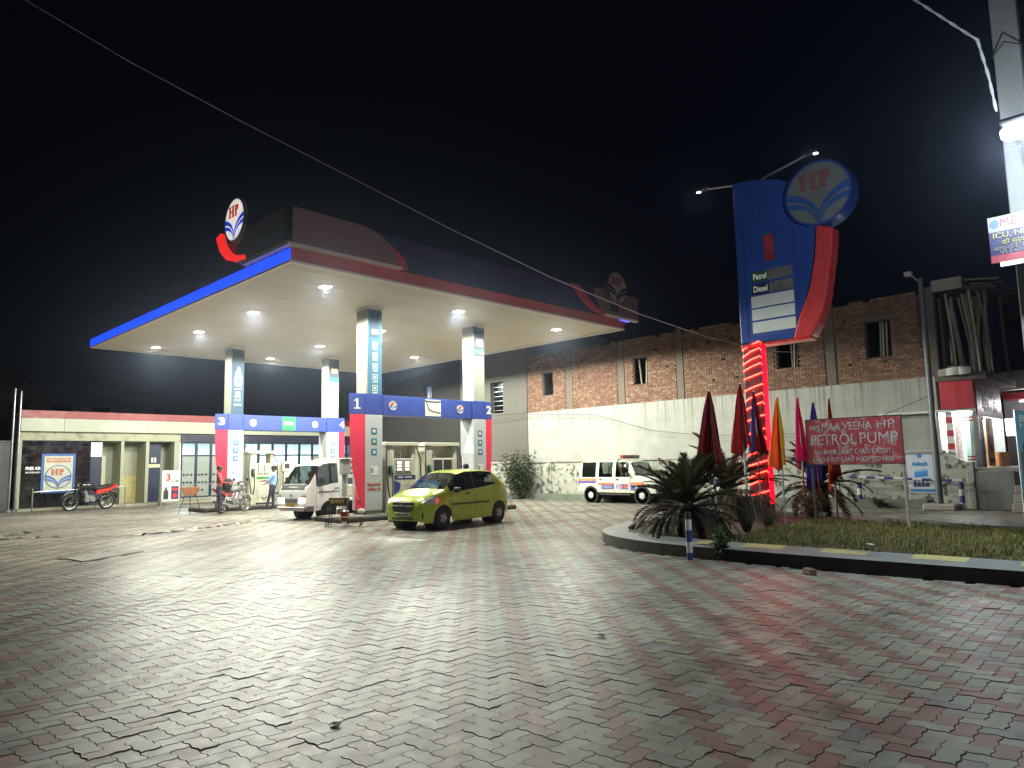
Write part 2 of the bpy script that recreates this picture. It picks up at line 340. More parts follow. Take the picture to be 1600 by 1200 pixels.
def field(name, sel, chamf):
    V = []; LS = []; CO = []; off = 0; loops = []; starts = []; totals = []; pos = 0
    for v in (False, True):
        s = np.where(sel & (VER == v))[0]
        if not len(s): continue
        (top, low), cen = TPL[v]; T = to_world(top); Lw = to_world(low); k = len(T)
        rings = [(T, 0.)]+([(Lw, -.003), (Lw, -.03)] if chamf else [])
        pts = np.concatenate([np.concatenate([r_, np.full((k, 1), z)], 1) for r_, z in rings]); m = len(pts)
        A = np.empty((len(s), m, 3)); A[:, :, :2] = P[s][:, None, :]+pts[None, :, :2]
        A[:, :, 2] = pts[None, :, 2]+hz[s][:, None]+pts[None, :, 0]*tl[s][:, :1]+pts[None, :, 1]*tl[s][:, 1:]
        V.append(A.reshape(-1, 3)); CO.append(np.repeat(np.concatenate([np.clip(colr[s], .02, .9), np.ones((len(s), 1))], 1), m, 0))
        f1 = np.arange(k); base = off+np.arange(len(s))*m
        lp = [f1[None]+base[:, None]]; sizes = [k]
        if chamf:
            for rg in range(len(rings)-1):
                for i in range(k):
                    a, b = rg*k+i, rg*k+(i+1) % k; lp.append(np.array([k+a, k+b, b, a])[None]+base[:, None]); sizes.append(4)
        L2 = np.concatenate(lp, 1); loops.append(L2.ravel()); totals.append(np.tile(np.array(sizes), len(s))); off += len(s)*m
    V = np.concatenate(V); loops = np.concatenate(loops); tot = np.concatenate(totals); st = np.concatenate([[0], np.cumsum(tot)[:-1]]); CO = np.concatenate(CO)
    me = bpy.data.meshes.new(name); me.vertices.add(len(V)); me.vertices.foreach_set('co', V.ravel().astype(np.float32))
    me.loops.add(len(loops)); me.loops.foreach_set('vertex_index', loops.astype(np.int32)); me.polygons.add(len(tot)); me.polygons.foreach_set('loop_start', st.astype(np.int32))
    try: me.polygons.foreach_set('loop_total', tot.astype(np.int32))
    except Exception: pass
    me.polygons.foreach_set('use_smooth', np.zeros(len(tot), bool))
    me.update(calc_edges=True); me.validate()
    at = me.attributes.new('col', 'FLOAT_COLOR', 'POINT'); at.data.foreach_set('color', CO.ravel().astype(np.float32))
    me.materials.append(PV_A); o = bpy.data.objects.new(name, me); COL.objects.link(o); o.parent = FORE; o['kind'] = 'stuff'; return o
field('paver_field', ~single & (dist < 12), True)
field('paver_field', ~single & (dist >= 12), False)
print('pavers', n)
# concrete slab over the tank manhole, with two lifting holes
mh = MB(); mh.prism([(4.05,15.45),(5.42,16.3),(5.15,17.05),(3.98,16.35)], -.015, .012, 'xy'); mo = mh.build('manhole_slab', CONC, FORE, bev=.006)
for (x, y) in ((4.35,16.2),(5.0,16.55)): sub(mo, 'lifting_hole', lambda b: b.lathe([(.045,.0125),(.045,.014),(.0001,.014)], 12, 'z', (x,y,0)), BLACK)

# ------------------------------------------------------------------ planted median
KB = mat('kerb_black', (.014,.015,.014), .55, var=.3, dirt=(.06,.06,.045), damt=.3)
KG = mat('kerb_grey', (.19,.21,.21), .6, var=.15, dirt=(.08,.085,.07), damt=.4, bump=.2)
KY = mat('kerb_yellow', (.42,.40,.17), .6, var=.15, dirt=(.2,.19,.12), damt=.4)
SOIL = mat('median_soil', (.05,.042,.028), .95, var=.4, scale=2, bump=.5)
med = thing('median', (0,0,0), 'planted median with black and grey kerb on the right of the forecourt', 'median'); med['kind'] = 'structure'
I2 = [Vector((*p, 0)) for p in ISLAND]
def off_poly(pts, d):
    out = []; n = len(pts)
    for i in range(n):
        e1 = (pts[i]-pts[i-1]).normalized(); e2 = (pts[(i+1) % n]-pts[i]).normalized(); nn = Vector((e1.y+e2.y, -(e1.x+e2.x), 0)); nn.normalize()
        out.append(pts[i]-nn*d*-1)
    return out
def smooth_poly(pts, it=2):
    for _ in range(it):
        q = []; n = len(pts)
        for i in range(n): a, b = pts[i], pts[(i+1) % n]; q += [a*.75+b*.25, a*.25+b*.75]
        pts = q
    return pts
OUT = smooth_poly(I2); INN = off_poly(OUT, .55)
cen = sum(OUT, Vector())/len(OUT)
if (INN[0]-cen).length > (OUT[0]-cen).length: INN = off_poly(OUT, -.55)
nO = len(OUT)
b = MB()
for i in range(nO): j = (i+1) % nO; b.add([OUT[i]+Vector((0,0,-.05)), OUT[j]+Vector((0,0,-.05)), OUT[j]+Vector((0,0,.2)), OUT[i]+Vector((0,0,.2))], [(0,1,2,3)])
b.build('kerb_face', KB, med)
b = MB()
for i in range(nO): j = (i+1) % nO; b.add([OUT[i]+Vector((0,0,.2)), OUT[j]+Vector((0,0,.2)), INN[j]+Vector((0,0,.26)), INN[i]+Vector((0,0,.26)), INN[j]+Vector((0,0,.1)), INN[i]+Vector((0,0,.1))], [(0,1,2,3),(3,2,4,5)])
b.build('kerb_cap', KG, med)
for (y0, y1) in ((6.32,6.6),(5.06,5.74),(3.78,4.46),(2.5,3.18),(1.22,1.9),(-.05,.62)):
    y0 += .0; bb = MB(); bb.add([(11.2,y0,.232),(11.2,y1,.232),(11.49,y1,.262),(11.49,y0,.262)], [(0,3,2,1)]); bb.build('yellow_kerb_mark', KY, med)
b = MB(); b.add([p+Vector((0,0,.17)) for p in INN], [tuple(range(nO))]); b.build('soil', SOIL, med)
# grass: thousands of thin bent blades
def grass(name, poly, count, label, h0, h1, cols, parent=None, dens=None):
    x0, x1 = min(p[0] for p in poly), max(p[0] for p in poly); y0, y1 = min(p[1] for p in poly), max(p[1] for p in poly)
    Q = np.stack([RNG.uniform(x0, x1, count*3), RNG.uniform(y0, y1, count*3)], 1); Q = Q[inside(Q, poly)][:count]; c = len(Q)
    cl = .5+.5*np.sin(Q[:, 0]*3.1+np.sin(Q[:, 1]*2.3)*2)*np.sin(Q[:, 1]*2.7+1)
    kp = RNG.random(c) < .25+1.5*cl; Q = Q[kp]; cl = cl[kp]; c = len(Q)
    h = RNG.uniform(h0, h1, c)*(.55+.65*cl); a = RNG.uniform(0, 2*PI, c); w = RNG.uniform(.003, .008, c); ln = RNG.normal(0, .35, (c, 2))*h[:, None]
    dx, dy = np.cos(a)*w, np.sin(a)*w; z = np.full(c, .165)
    A = np.stack([np.stack([Q[:, 0]-dx, Q[:, 1]-dy, z], 1), np.stack([Q[:, 0]+dx, Q[:, 1]+dy, z], 1),
                  np.stack([Q[:, 0]+ln[:, 0]*.35+dx*.8, Q[:, 1]+ln[:, 1]*.35+dy*.8, z+h*.6], 1), np.stack([Q[:, 0]+ln[:, 0]*.35-dx*.8, Q[:, 1]+ln[:, 1]*.35-dy*.8, z+h*.6], 1),
                  np.stack([Q[:, 0]+ln[:, 0], Q[:, 1]+ln[:, 1], z+h], 1)], 1).reshape(-1, 3)
    k = np.arange(c)*5; fs = [(i, i+1, i+2, i+3) for i in k]+[(i+3, i+2, i+4) for i in k]
    me = bpy.data.meshes.new(name); me.from_pydata(A, [], fs)
    for m in cols: me.materials.append(m)
    mi = RNG.integers(0, len(cols), c); me.polygons.foreach_set('material_index', np.concatenate([mi, mi]).astype(np.int32))
    o = bpy.data.objects.new(name, me); COL.objects.link(o); tag(o, label, 'grass', kind='stuff'); return o
GR = [mat('grass_green', (.21,.23,.07), .7, spec=.25), mat('grass_dry', (.36,.29,.12), .75, spec=.25), mat('grass_dark', (.085,.115,.03), .7, spec=.25)]
grass('grass', [(11.66,-3),(11.66,6.3),(13,6.6),(15,7.0),(17.5,7),(17.5,4.6),(16.9,2.6),(16.7,-3)], 42000, 'rough unmown grass in the median behind the yellow kerb marks', .04, .13, GR)
# ------------------------------------------------------------------ brick building on the right (plane X = 26.2, seen from -X)
PLAST = mat('stained_plaster', (.31,.315,.285), .85, var=.2, scale=1.1, bump=.25, dirt=(.045,.042,.034), dscale=1.3, damt=.55, streak=True, drip=(4.27, 1.5), dth=(.5,.64))
PEEL = mat('peeling_limewash', (.34,.345,.30), .9, var=.28, scale=2.5, bump=.5, dirt=(.05,.055,.038), dscale=2.6, damt=.9, dth=(.52,.58))
MORT = mat('mortar', (.15,.115,.09), .95, var=.2, bump=.4)
CCOL = mat('raw_concrete', (.125,.10,.082), .9, var=.22, bump=.4, dirt=(.10,.09,.08))
BRK = [mat('brick_red', (.175,.092,.06), .9, var=.25, scale=9, bump=.4, bscale=60), mat('brick_orange', (.21,.12,.078), .9, var=.25, scale=9, bump=.4, bscale=60),
       mat('brick_brown', (.13,.077,.056), .9, var=.25, scale=9, bump=.4, bscale=60), mat('brick_pale', (.23,.152,.108), .9, var=.25, scale=9, bump=.4, bscale=60)]
VOID = mat('dark_interior', (.012,.011,.011), .95)
XB = 26.2
WINS = [(22.8,23.52,5.03,6.2),(17.3,18.08,5.06,6.3),(10.6,11.52,5.05,6.15),(7.45,8.3,5.07,6.4)]
bb = thing('brick_building', (XB,15.5,0), 'long unfinished red brick building above a white plaster wall on the right', 'building')
O = Vector((XB,15.5,0))
def Lb(): return MB(Matrix.Translation(-O))
m = Lb(); m.box(XB+.02,XB+6,6.25,24.58,0,4.27); m.build('plaster_wall', PLAST, bb)
# mortar backing with window openings: four bands of boxes round the openings
m = Lb(); ys = [6.43]+sorted([w for q in WINS for w in q[:2]])+[24.56]
for a, c in zip(ys[:-1], ys[1:]):
    w = [q for q in WINS if abs(q[0]-a) < 1e-6]
    if w: m.box(XB+.05,XB+.25,a,c,4.27,w[0][2]); m.box(XB+.05,XB+.25,a,c,w[0][3],7.08)
    else: m.box(XB+.05,XB+.25,a,c,4.27,7.08)
m.build('mortar_wall', MORT, bb)
m = Lb(); m.box(XB+2.4,XB+2.5,6.43,24.5,4.28,7.05); m.box(XB+.26,XB+2.4,6.43,24.5,4.28,4.32); m.build('inner_wall', VOID, bb)
CY = [21.76,18.73,15.71,12.4,9.51]
for y in CY: mm = Lb(); mm.box(XB+.005,XB+.3,y-.16,y+.16,4.27,7.22+random.uniform(-.1,.15)); mm.build('concrete_column', CCOL, bb, bev=.01)
mm = Lb(); mm.box(XB-.012,XB+.3,6.1,6.43,4.27,7.25); mm.build('concrete_column', CCOL, bb, bev=.01)
bricks = []; z = 4.275; row = 0; CH = .088
HOLES = [(random.uniform(6.8,24.2), 4.27+CH*k+.0) for k in (7,16,25,25,25,16,7,7,16,25,25,16,7,25,16,25,7,16,25,25,7,16,25,16,25,7,25,16) for _ in (0,)]
while z < 7.10:
    hdr = row % 2; L0 = .118 if hdr else .238; y = 6.44+(0 if hdr else -.05)
    while y < 24.55:
        y0, y1 = max(y, 6.44), min(y+L0-.012, 24.55); zc_ = z+CH/2; y += L0
        if y1-y0 < .04: continue
        if any(abs((y0+y1)/2-c) < .16+(y1-y0)/2-.01 for c in CY): continue
        if any(q[0]-.02 < (y0+y1)/2 < q[1]+.02 and q[2]-.02 < zc_ < q[3]+.14 for q in WINS): continue
        if any(abs((y0+y1)/2-h[0]) < .09 and abs(zc_-h[1]-.04) < CH*.6 for h in HOLES): continue
        if z > 6.98 and random.random() < .25: continue
        bricks.append((y0, y1, z))
    z += CH; row += 1
for q in WINS:
    mm = Lb(); mm.box(XB-.006,XB+.24,q[0]-.16,q[1]+.16,q[3]+.002,q[3]+.13); mm.build('lintel', CCOL, bb, bev=.006)
for (hy, hz_) in HOLES:
    if not any(abs(hy-c) < .3 for c in CY) and not any(q[0]-.15 < hy < q[1]+.15 for q in WINS): mm = Lb(); mm.box(XB+.03,XB+.049,hy-.055,hy+.055,hz_-.0,hz_+.095); mm.build('putlog_hole_shade', VOID, bb)  # black plate paints the shade inside each scaffold hole
bricks.sort(key=lambda t: t[0]); near, far = bricks[:300], bricks[300:]
BM = {}
def brick_mesh(L, k):
    key = (round(L, 2), k)
    if key not in BM: t = MB(); h = key[0]/2; t.box(0,.08,-h,h,0,CH-.014); o = t.build('brick', BRK[k], None); BM[key] = o.data; bpy.data.objects.remove(o)
    return BM[key]
for (y0, y1, z) in near:
    o = bpy.data.objects.new('brick', brick_mesh(y1-y0, random.choice((0,0,1,2,3)))); COL.objects.link(o); o.parent = bb
    o.location = Vector((XB+random.uniform(-.004,.008), (y0+y1)/2, z+random.uniform(-.002,.002)))-O
m = Lb()
for (y0, y1, z) in far: dx = random.uniform(-.004,.008); m.box(XB+dx,XB+.08,y0,y1,z,z+CH-.014,random.choice((0,0,1,2,3)))
o = m.build('brickwork', BRK, bb); o['kind'] = 'stuff'
BAMB = mat('bamboo', (.48,.42,.32), .8, var=.3, scale=6)
for q in WINS:
    fr = Lb(); a, c, z0, z1 = q
    for (p, s_, t, w_) in ((a, a+.05, z0, z1),(c-.05, c, z0, z1),(a+.05, c-.05, z0, z0+.05),(a+.05, c-.05, z1-.05, z1)): fr.box(XB+.08,XB+.16,p,s_,t,w_)
    f = fr.build('window_frame', mat('weathered_wood', (.06,.05,.04), .8), bb)
    for k in range(3):
        t = Lb(); yy = a+(c-a)*random.uniform(.2,.8); t.tube([(XB+.42+k*.1,yy,4.33),(XB+.42+k*.1,yy+random.uniform(-.3,.3),6.95)], .035, 6); t.build('bamboo_prop', BAMB, f)
# low boundary wall in front with a ledge, peeling limewash
bw = thing('boundary_wall', (26.0,16,0), 'low boundary wall with peeling limewash and a ledge, behind the police vehicle', 'wall')
O2 = Vector((26.0,16,0)); m = MB(Matrix.Translation(-O2)); m.box(25.95,XB+.015,6.12,29.4,-.02,1.74); m.build('wall_face', PEEL, bw)
m = MB(Matrix.Translation(-O2)); m.box(25.88,XB+.015,6.12,29.4,1.742,1.84); m.build('ledge', CONC, bw, bev=.012)
m = MB(Matrix.Translation(-O2)); m.box(25.5,25.948,6.6,38.5,-.02,.26); m.build('kerb_plinth', mat('mossy_kerb', (.13,.15,.12), .85, var=.25, dirt=(.05,.07,.04)), bw, bev=.02)
for y in (19.6,16.0,12.9,9.6,23.0,26.4):
    m = MB(Matrix.Translation(-O2)); m.box(25.915,25.949,y-.17,y+.17,.262,1.738); m.build('pier', PEEL, bw, bev=.01)
for (y0, z0, y1, z1, mt) in ((20.0,.3,19.2,1.72,CONC),(13.0,1.70,14.1,.5,CONC)):
    m = MB(Matrix.Translation(-O2)); m.tube([(25.93,y0,z0),(25.93,y1,z1)], .03, 6); m.build('drain_pipe', STEEL, bw)
# plastered block next to the canopy and the lower one behind it
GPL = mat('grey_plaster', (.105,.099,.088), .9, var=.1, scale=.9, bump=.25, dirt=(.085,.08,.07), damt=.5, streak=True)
pb = thing('plaster_building', (XB,27.1,0), 'tall grey plastered building between the canopy and the brick wall', 'building'); O3 = Vector((XB,27.1,0))
m = MB(Matrix.Translation(-O3)); m.box(XB,XB+7,24.6,26.32,1.84,8.9); m.box(XB,XB+7,27.28,29.7,1.84,8.9); m.box(XB,XB+7,26.32,27.28,1.84,4.4); m.box(XB,XB+7,26.32,27.28,6.05,8.9); m.build('wall', GPL, pb)
m = MB(Matrix.Translation(-O3)); m.box(XB+.3,XB+.34,26.33,27.27,4.41,6.04); w_ = m.build('window', glass('dusty_glass', (.12,.13,.13), .05, .1), pb)
for k in range(6): m = MB(Matrix.Translation(-O3)); m.box(XB+.2,XB+.22,26.33,27.27,4.55+k*.25,4.57+k*.25); m.build('bar', STEEL, w_)
m = MB(Matrix.Translation(-O3)); m.box(XB-.04,XB,24.62,29.7,4.28,4.36); m.build('string_course', GPL, pb)
m = MB(Matrix.Translation(-O3)); m.tube([(XB-.05,29.3,1.9),(XB-.05,29.3,7.6),(XB-.05,30.2,7.9)], .04, 8); m.build('rainwater_pipe', STEEL, pb)
lb = thing('rear_building', (XB,36,0), 'dim grey building with a blue lit window behind the pumps', 'building'); O4 = Vector((XB,36,0))
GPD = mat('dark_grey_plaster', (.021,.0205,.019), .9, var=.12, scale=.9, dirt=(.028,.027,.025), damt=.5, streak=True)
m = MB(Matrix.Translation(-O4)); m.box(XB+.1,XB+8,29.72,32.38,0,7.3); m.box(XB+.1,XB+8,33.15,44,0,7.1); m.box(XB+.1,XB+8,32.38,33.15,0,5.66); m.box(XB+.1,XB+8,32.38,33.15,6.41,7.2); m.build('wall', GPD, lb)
m = MB(Matrix.Translation(-O4)); m.box(XB+.35,XB+.38,32.39,33.14,5.67,6.40); wq = m.build('window_pane', emit('blue_tv_glow', (.05,.16,.6), .35), lb)
m = MB(Matrix.Translation(-O4))
for y in (32.62,32.9): m.box(XB+.2,XB+.24,y,y+.05,5.67,6.4)
m.build('window_bars', DARK, lb)
for (y, z) in ((34.6,6.9),(31.2,6.8),(36.5,6.6)): m = MB(Matrix.Translation(-O4)); m.box(XB-.25,XB+.1,y,y+.5,z-.06,z); m.build('sunshade', GPD, lb)

# ------------------------------------------------------------------ sales building on the left (front plane Y = 40)
YS = 40.0; sb = thing('sales_building', (16,YS,0), 'flat roofed sales building with red and cream fascia at the left rear', 'building'); O5 = Vector((16,YS,0))
def Ls(): return MB(Matrix.Translation(-O5))
SCR = mat('cream_wall', (.33,.335,.255), .7, var=.08, dirt=(.34,.31,.2), dscale=.9, damt=.45, streak=True)
m = Ls(); m.box(7.6,27.5,YS-.25,YS+.2,4.36,4.72); m.build('red_fascia_band', mat('fascia_red', (.22,.011,.015), .45, var=.1), sb)
ed = [7.62,9.4,13.2,16.9,20.4,23.9,27.48]
for a, c in zip(ed[:-1], ed[1:]): m = Ls(); m.box(a,c-.012,YS-.22,YS+.2,3.73,4.355); m.build('fascia_panel', mat('fascia_cream', (.34,.35,.275), .45, var=.06), sb)
m = Ls(); m.box(7.7,14.98,YS,YS+.25,3.30,3.725); m.build('lintel_band', mat('mouldy_lintel', (.34,.335,.25), .8, var=.1, dirt=(.05,.045,.035), dscale=1.6, damt=.85), sb)
m = Ls(); m.box(7.6,27.4,YS+.3,YS+6,4.3,4.6); m.build('roof_slab', CONC, sb)
m = Ls(); m.box(7.6,7.75,YS+.01,YS+6,0,4.3); m.box(27.3,27.4,YS+.01,YS+6,0,4.3); m.box(7.75,27.3,YS+5.9,YS+6,0,4.3); m.build('outer_wall', SCR, sb)
m = Ls(); m.box(7.5,27.6,YS-.9,YS+5.8,-.02,.1); m.build('plinth', mat('plinth_stone', (.36,.34,.26), .8, var=.12), sb, bev=.02)
BKT = mat('black_glazed_tile', (.006,.007,.009), .12, var=.05, spec=.5)
m = Ls(); m.box(7.76,10.66,YS+.02,YS+.2,.1,3.298); m.build('black_glass_front', BKT, sb)
for k in range(4): m = Ls(); m.box(7.77,10.64,YS+.012,YS+.0195,.75+k*.75,.757+k*.75); m.build('glazing_joint', mat('joint_grey', (.05,.05,.05), .6), sb)
# vent block of glass squares over the blue door
m = Ls(); m.box(10.67,11.24,YS+.3,YS+.36,.1,2.45); d = m.build('blue_door', mat('door_blue', (.008,.013,.05), .5), sb); m = Ls(); m.tube([(11.18,YS+.28,1.2),(11.18,YS+.28,1.5)], .02, 6); m.build('handle', STEEL, d)
for i in range(3):
    for j in range(5): m = Ls(); m.box(10.73+i*.175,10.88+i*.175,YS+.3,YS+.34,2.52+j*.15,2.64+j*.15); m.build('glass_block', emit('vent_glow', (.8,.85,1), .45), sb)
m = Ls(); m.box(10.67,11.26,YS+.345,YS+.4,2.452,3.298); m.build('vent_frame', DARK, sb)
# recessed bays
for (a, c, mt, zz) in ((11.25,12.02,SCR,0),(12.2,13.22,SCR,0),(13.42,14.66,SCR,0)):
    m = Ls(); m.box(a,c,YS+1.3,YS+1.36,.1,3.298); m.box(a-.02,a,YS+.26,YS+1.3,.1,3.298); m.box(c,c+.02,YS+.26,YS+1.3,.1,3.298); m.box(a,c,YS+.26,YS+1.3,3.25,3.298); m.build('recess', mt, sb)
for (a, c) in ((12.03,12.18),(13.23,13.40),(14.67,14.98)): m = Ls(); m.box(a,c,YS+.01,YS+.25,.1,3.298); m.build('pilaster', SCR, sb, bev=.01)
m = Ls(); m.box(12.22,13.2,YS+1.25,YS+1.298,.1,1.5); m.build('tiled_dado', mat('yellow_tile', (.50,.43,.2), .3, var=.1), sb)
m = Ls(); m.box(11.27,11.7,YS+1.25,YS+1.298,.1,2.6); m.build('pale_door', mat('pale_door', (.6,.6,.48), .5), sb)
m = Ls(); m.box(13.42,14.15,YS+.5,YS+.55,.1,3.2); tdoor = m.build('toilet_door', mat('door_blue', (.02,.035,.14), .5), sb)
m = Ls(); m.box(13.68,13.92,YS+.49,YS+.498,2.2,2.45); tp = m.build('restroom_sign', WHITE, tdoor)
m = Ls(); m.lathe([(.02,0),(.03,.03),(.02,.06),(.0001,.061)], 10, 'z', (13.8,YS+.486,2.385)); m.box(13.77,13.83,YS+.482,YS+.489,2.23,2.38); m.build('figure', DARK, tp)
m = Ls(); m.box(13.44,14.12,YS+.49,YS+.498,1.93,2.1); m.build('notice_strip', mat('strip_cream', (.65,.6,.42), .5), tdoor)
text('GENTS TOILET', tdoor, Vector((13.78,YS+.484,2.015))-O5, .12, mat('ink_brown', (.2,.09,.05), .6), width=.6)
text('FREE AIR', sb, Vector((8.24,YS+.005,1.96))-O5, .2, emit('white_lettering', (.9,.9,.9), .12), width=.62, bold=.03)
text('AND WATER FACILITY', sb, Vector((8.24,YS+.005,1.77))-O5, .1, MATS['white_lettering'], width=.62, bold=.02)
# shop bays: roller shutter box, transom lights, glazed doors
SHUT = mat('shutter_blue', (.016,.02,.045), .45, var=.1); FRM = mat('door_frame_blue', (.01,.02,.055), .4)
m = Ls(); m.box(15.0,27.2,YS+4.3,YS+4.35,.1,3.7); m.build('shop_back_wall', mat('shop_white', (.62,.65,.62), .7), sb)
m = Ls(); m.box(15.0,27.2,YS+.3,YS+4.3,.1,.12); m.build('shop_floor', mat('shop_tile', (.4,.4,.38), .3), sb)
m = Ls(); m.box(15.0,27.2,YS+.2,YS+4.3,3.725,3.76); m.build('shop_ceiling', WHITE, sb)
GLS = glass('shop_glass', (.80,.88,.88), .03); STK = mat('sticker_grey', (.25,.27,.26), .6); FROST = mat('frosted_film', (.28,.315,.29), .45, var=.06)
for bi, (a, c) in enumerate(((15.0,18.35),(18.55,23.9),(24.5,27.25))):
    m = Ls(); m.box(a,c,YS-.05,YS+.24,3.28,3.722)
    sh = m.build('shutter_box', SHUT, sb)
    for k in range(4): m = Ls(); m.box(a+.28,c-.02,YS-.075,YS-.052,3.31+k*.1,3.385+k*.1); m.build('shutter_slat', SHUT, sh, bev=.008)
    npn = max(2, round((c-a)/.86)); w = (c-a-.1)/npn
    for k in range(npn):
        x0 = a+.05+k*w; m = Ls()
        for q in ((x0,x0+.07,.25,3.275),(x0+w-.07,x0+w-.001,.25,3.275),(x0+.07,x0+w-.07,.25,.33),(x0+.07,x0+w-.07,2.5,2.58),(x0+.07,x0+w-.07,3.2,3.275)): m.box(q[0],q[1],YS+.05,YS+.12,q[2],q[3])
        f = m.build('door_leaf', FRM, sb)
        m = Ls(); m.box(x0+.071,x0+w-.071,YS+.08,YS+.09,2.581,3.199); m.build('transom_pane', GLS, f)
        m = Ls(); m.box(x0+.071,x0+w-.071,YS+.08,YS+.09,.331,2.499); m.build('pane', FROST if bi == 0 else (FROST if k in (0,5) else GLS), f)
        if bi == 0 or k in (0,5):
            for rr_ in range(3):
                for cc in range(3 if rr_ else 2):
                    cx = x0+.18+cc*.2; cz = .65+rr_*.42; m = Ls(); m.M = m.M @ Matrix.Translation((cx,YS+.072,cz))
                    m.lathe([(.085,0),(.085,.006),(.055,.006),(.055,0)], 14, 'y'); m.build('wheel_sticker', STK, f)
            for q in range(3): m = Ls(); m.box(x0+.12,x0+w-.14,YS+.073,YS+.078,2.0+q*.07,2.022+q*.07); m.build('sticker_line', STK, f)
m = Ls(); m.box(23.92,24.48,YS+.01,YS+.25,.1,3.72); m.build('pilaster', SCR, sb)
m = Ls(); m.box(18.36,18.54,YS+.01,YS+.25,.1,3.72); m.build('pilaster', SCR, sb)
m = Ls(); m.box(15.0,27.2,YS+.05,YS+.24,.1,.245); m.build('door_sill', SCR, sb)
# tube lights inside the shop
for x in (16.3,20.2,22.6,26):
    m = Ls(); m.tube([(x-.6,YS+2.3,3.6),(x+.6,YS+2.3,3.6)], .03, 8); tl_ = m.build('tube_light', emit('shop_tube', (.85,.95,1), 9), sb)
    la = bpy.data.lights.new('shop_light', 'AREA'); la.shape = 'RECTANGLE'; la.size = 1.2; la.size_y = .1; la.energy = 420; la.color = (.85,.95,1)
    lo = bpy.data.objects.new('shop_light', la); COL.objects.link(lo); lo.location = Vector((x,YS+2.3,3.54))-O5; lo.parent = sb
# counter and shelving that show through the glass
for (x0,x1,y0,y1,z1) in ((19.2,20.6,1.6,2.2,1.1),(21.2,22.9,3.6,4.2,2.0)): m = Ls(); m.box(x0,x1,YS+y0,YS+y1,.122,z1); m.build('counter', mat('counter_wood', (.25,.18,.12), .5), sb, bev=.02)
# framed emblem board on the black front
bd = thing('emblem_board', (9.28,YS+.0,1.72), 'framed white emblem board in a blue border on the black front', 'sign')
sub(bd, 'border', lambda b: b.box(-.72,.72,-.03,.015,-.94,.94), mat('board_blue', (.03,.10,.32), .5), bev=.01)
bp_ = sub(bd, 'panel', lambda b: b.box(-.6,.6,-.04,-.031,-.84,.82), mat('board_white', (.45,.46,.40), .5))
sub(bd, 'orange_strip', lambda b: b.box(-.5,.5,-.05,-.041,.52,.74), mat('strip_orange', (.42,.15,.05), .5))
text('हिन्दुस्तान पेट्रोलियम', bd, (0,-.056,.63), .17, WHITE, width=.92)
logo(bd, FY(0,-.052,-.17), .55, .01, MATS['board_white'], mat('wing_blue', (.03,.11,.40), .45), mat('letter_red', (.45,.10,.05), .5), mat('ring_blue', (.06,.13,.2), .5))
# dim blocks far behind the sales building
FAR = mat('night_wall', (.16,.16,.17), .9, var=.2)
for (nme, x0, x1, y, h, hh, lab) in (('distant_house', 4., 18.6, 55., 7.2, 1.1, 'dim flat roofed house behind the left end of the sales building'), ('distant_house', -2, 12.2, 62., 9.0, 1.4, 'faint taller house at the far left, behind the nearer dim house')):
    t = thing(nme, ((x0+x1)/2, y, 0), lab, 'house'); hw = (x1-x0)/2
    sub(t, 'wall', lambda b: b.box(-hw,hw,0,8,0,h-.02), FAR); sub(t, 'parapet', lambda b: b.box(-hw-.3,hw+.3,-.3,8.2,h-.019,h+hh*.25), FAR)
    for k in range(5): sub(t, 'window', lambda b: b.box(-hw+1+k*2.4,-hw+2.1+k*2.4,-.03,-.002,h-2.3,h-1.0), VOID)
    sub(t, 'sunshade', lambda b: b.box(-hw,hw,-.6,-.001,h-.9,h-.8), FAR)
dw = thing('compound_wall', (2.5,40.6,0), 'dark compound wall at the far left edge', 'wall'); sub(dw, 'wall_face', lambda b: b.box(-9,5.0,0,.3,-.02,3.2), FAR); sub(dw, 'coping', lambda b: b.box(-9.1,5.05,-.05,.35,3.202,3.3), FAR, bev=.02)
for i, (x, lab) in enumerate(((7.22,'taller thin grey pole left of the sales building'),(7.46,'thin grey pole standing nearest the corner of the sales building'))):
    t = thing('pole', (x,39.3,0), lab, 'pole'); sub(t, 'shaft', lambda b: b.tube([(0,0,0),(0,0,5.55+.12*(1-i))], .045, 8), STEEL); sub(t, 'foot', lambda b: b.lathe([(.12,0),(.12,.08),(.05,.1)], 10), CONC)

# ------------------------------------------------------------------ canopy
cx0, cx1, cy0, cy1, cz = 8.62, 22.97, 16.2, 33.1, 6.95
cp = thing('canopy', (15.8,24.6,0), 'large cream petrol station canopy with a glowing blue edge', 'canopy'); O6 = Vector((15.8,24.6,0))
def Lc(M=None): return MB(Matrix.Translation(-O6) if M is None else Matrix.Translation(-O6) @ M)
SOFS = [mat('soffit_cream_%d' % q, (.51*v, .437*v, .30*v), .5, var=.05, dirt=(.30,.25,.17), dscale=.6, damt=.3) for q, v in enumerate((1., .965, 1.03))]
nst = 56; w = (cy1-cy0-.16)/nst
for k in range(nst):
    y = cy0+.08+k*w; xe = [cx0+.08, 12.2+.6*(k % 2), 16.9-.5*(k % 2), 20.2+.4*(k % 2), cx1-.08]
    for a, c in zip(xe[:-1], xe[1:]): m = Lc(); m.box(a+.003,c-.003,y+.005,y+w-.005,cz+random.uniform(-.001,.002),cz+.02); m.build('soffit_strip', random.choice(SOFS), cp)
m = Lc(); m.box(cx0+.06,cx1-.06,cy0+.06,cy1-.06,cz+.022,cz+.3); m.build('deck', mat('deck_dark', (.08,.075,.06), .8), cp)
EDG = mat('edge_trim', (.62,.55,.47), .5, var=.06)
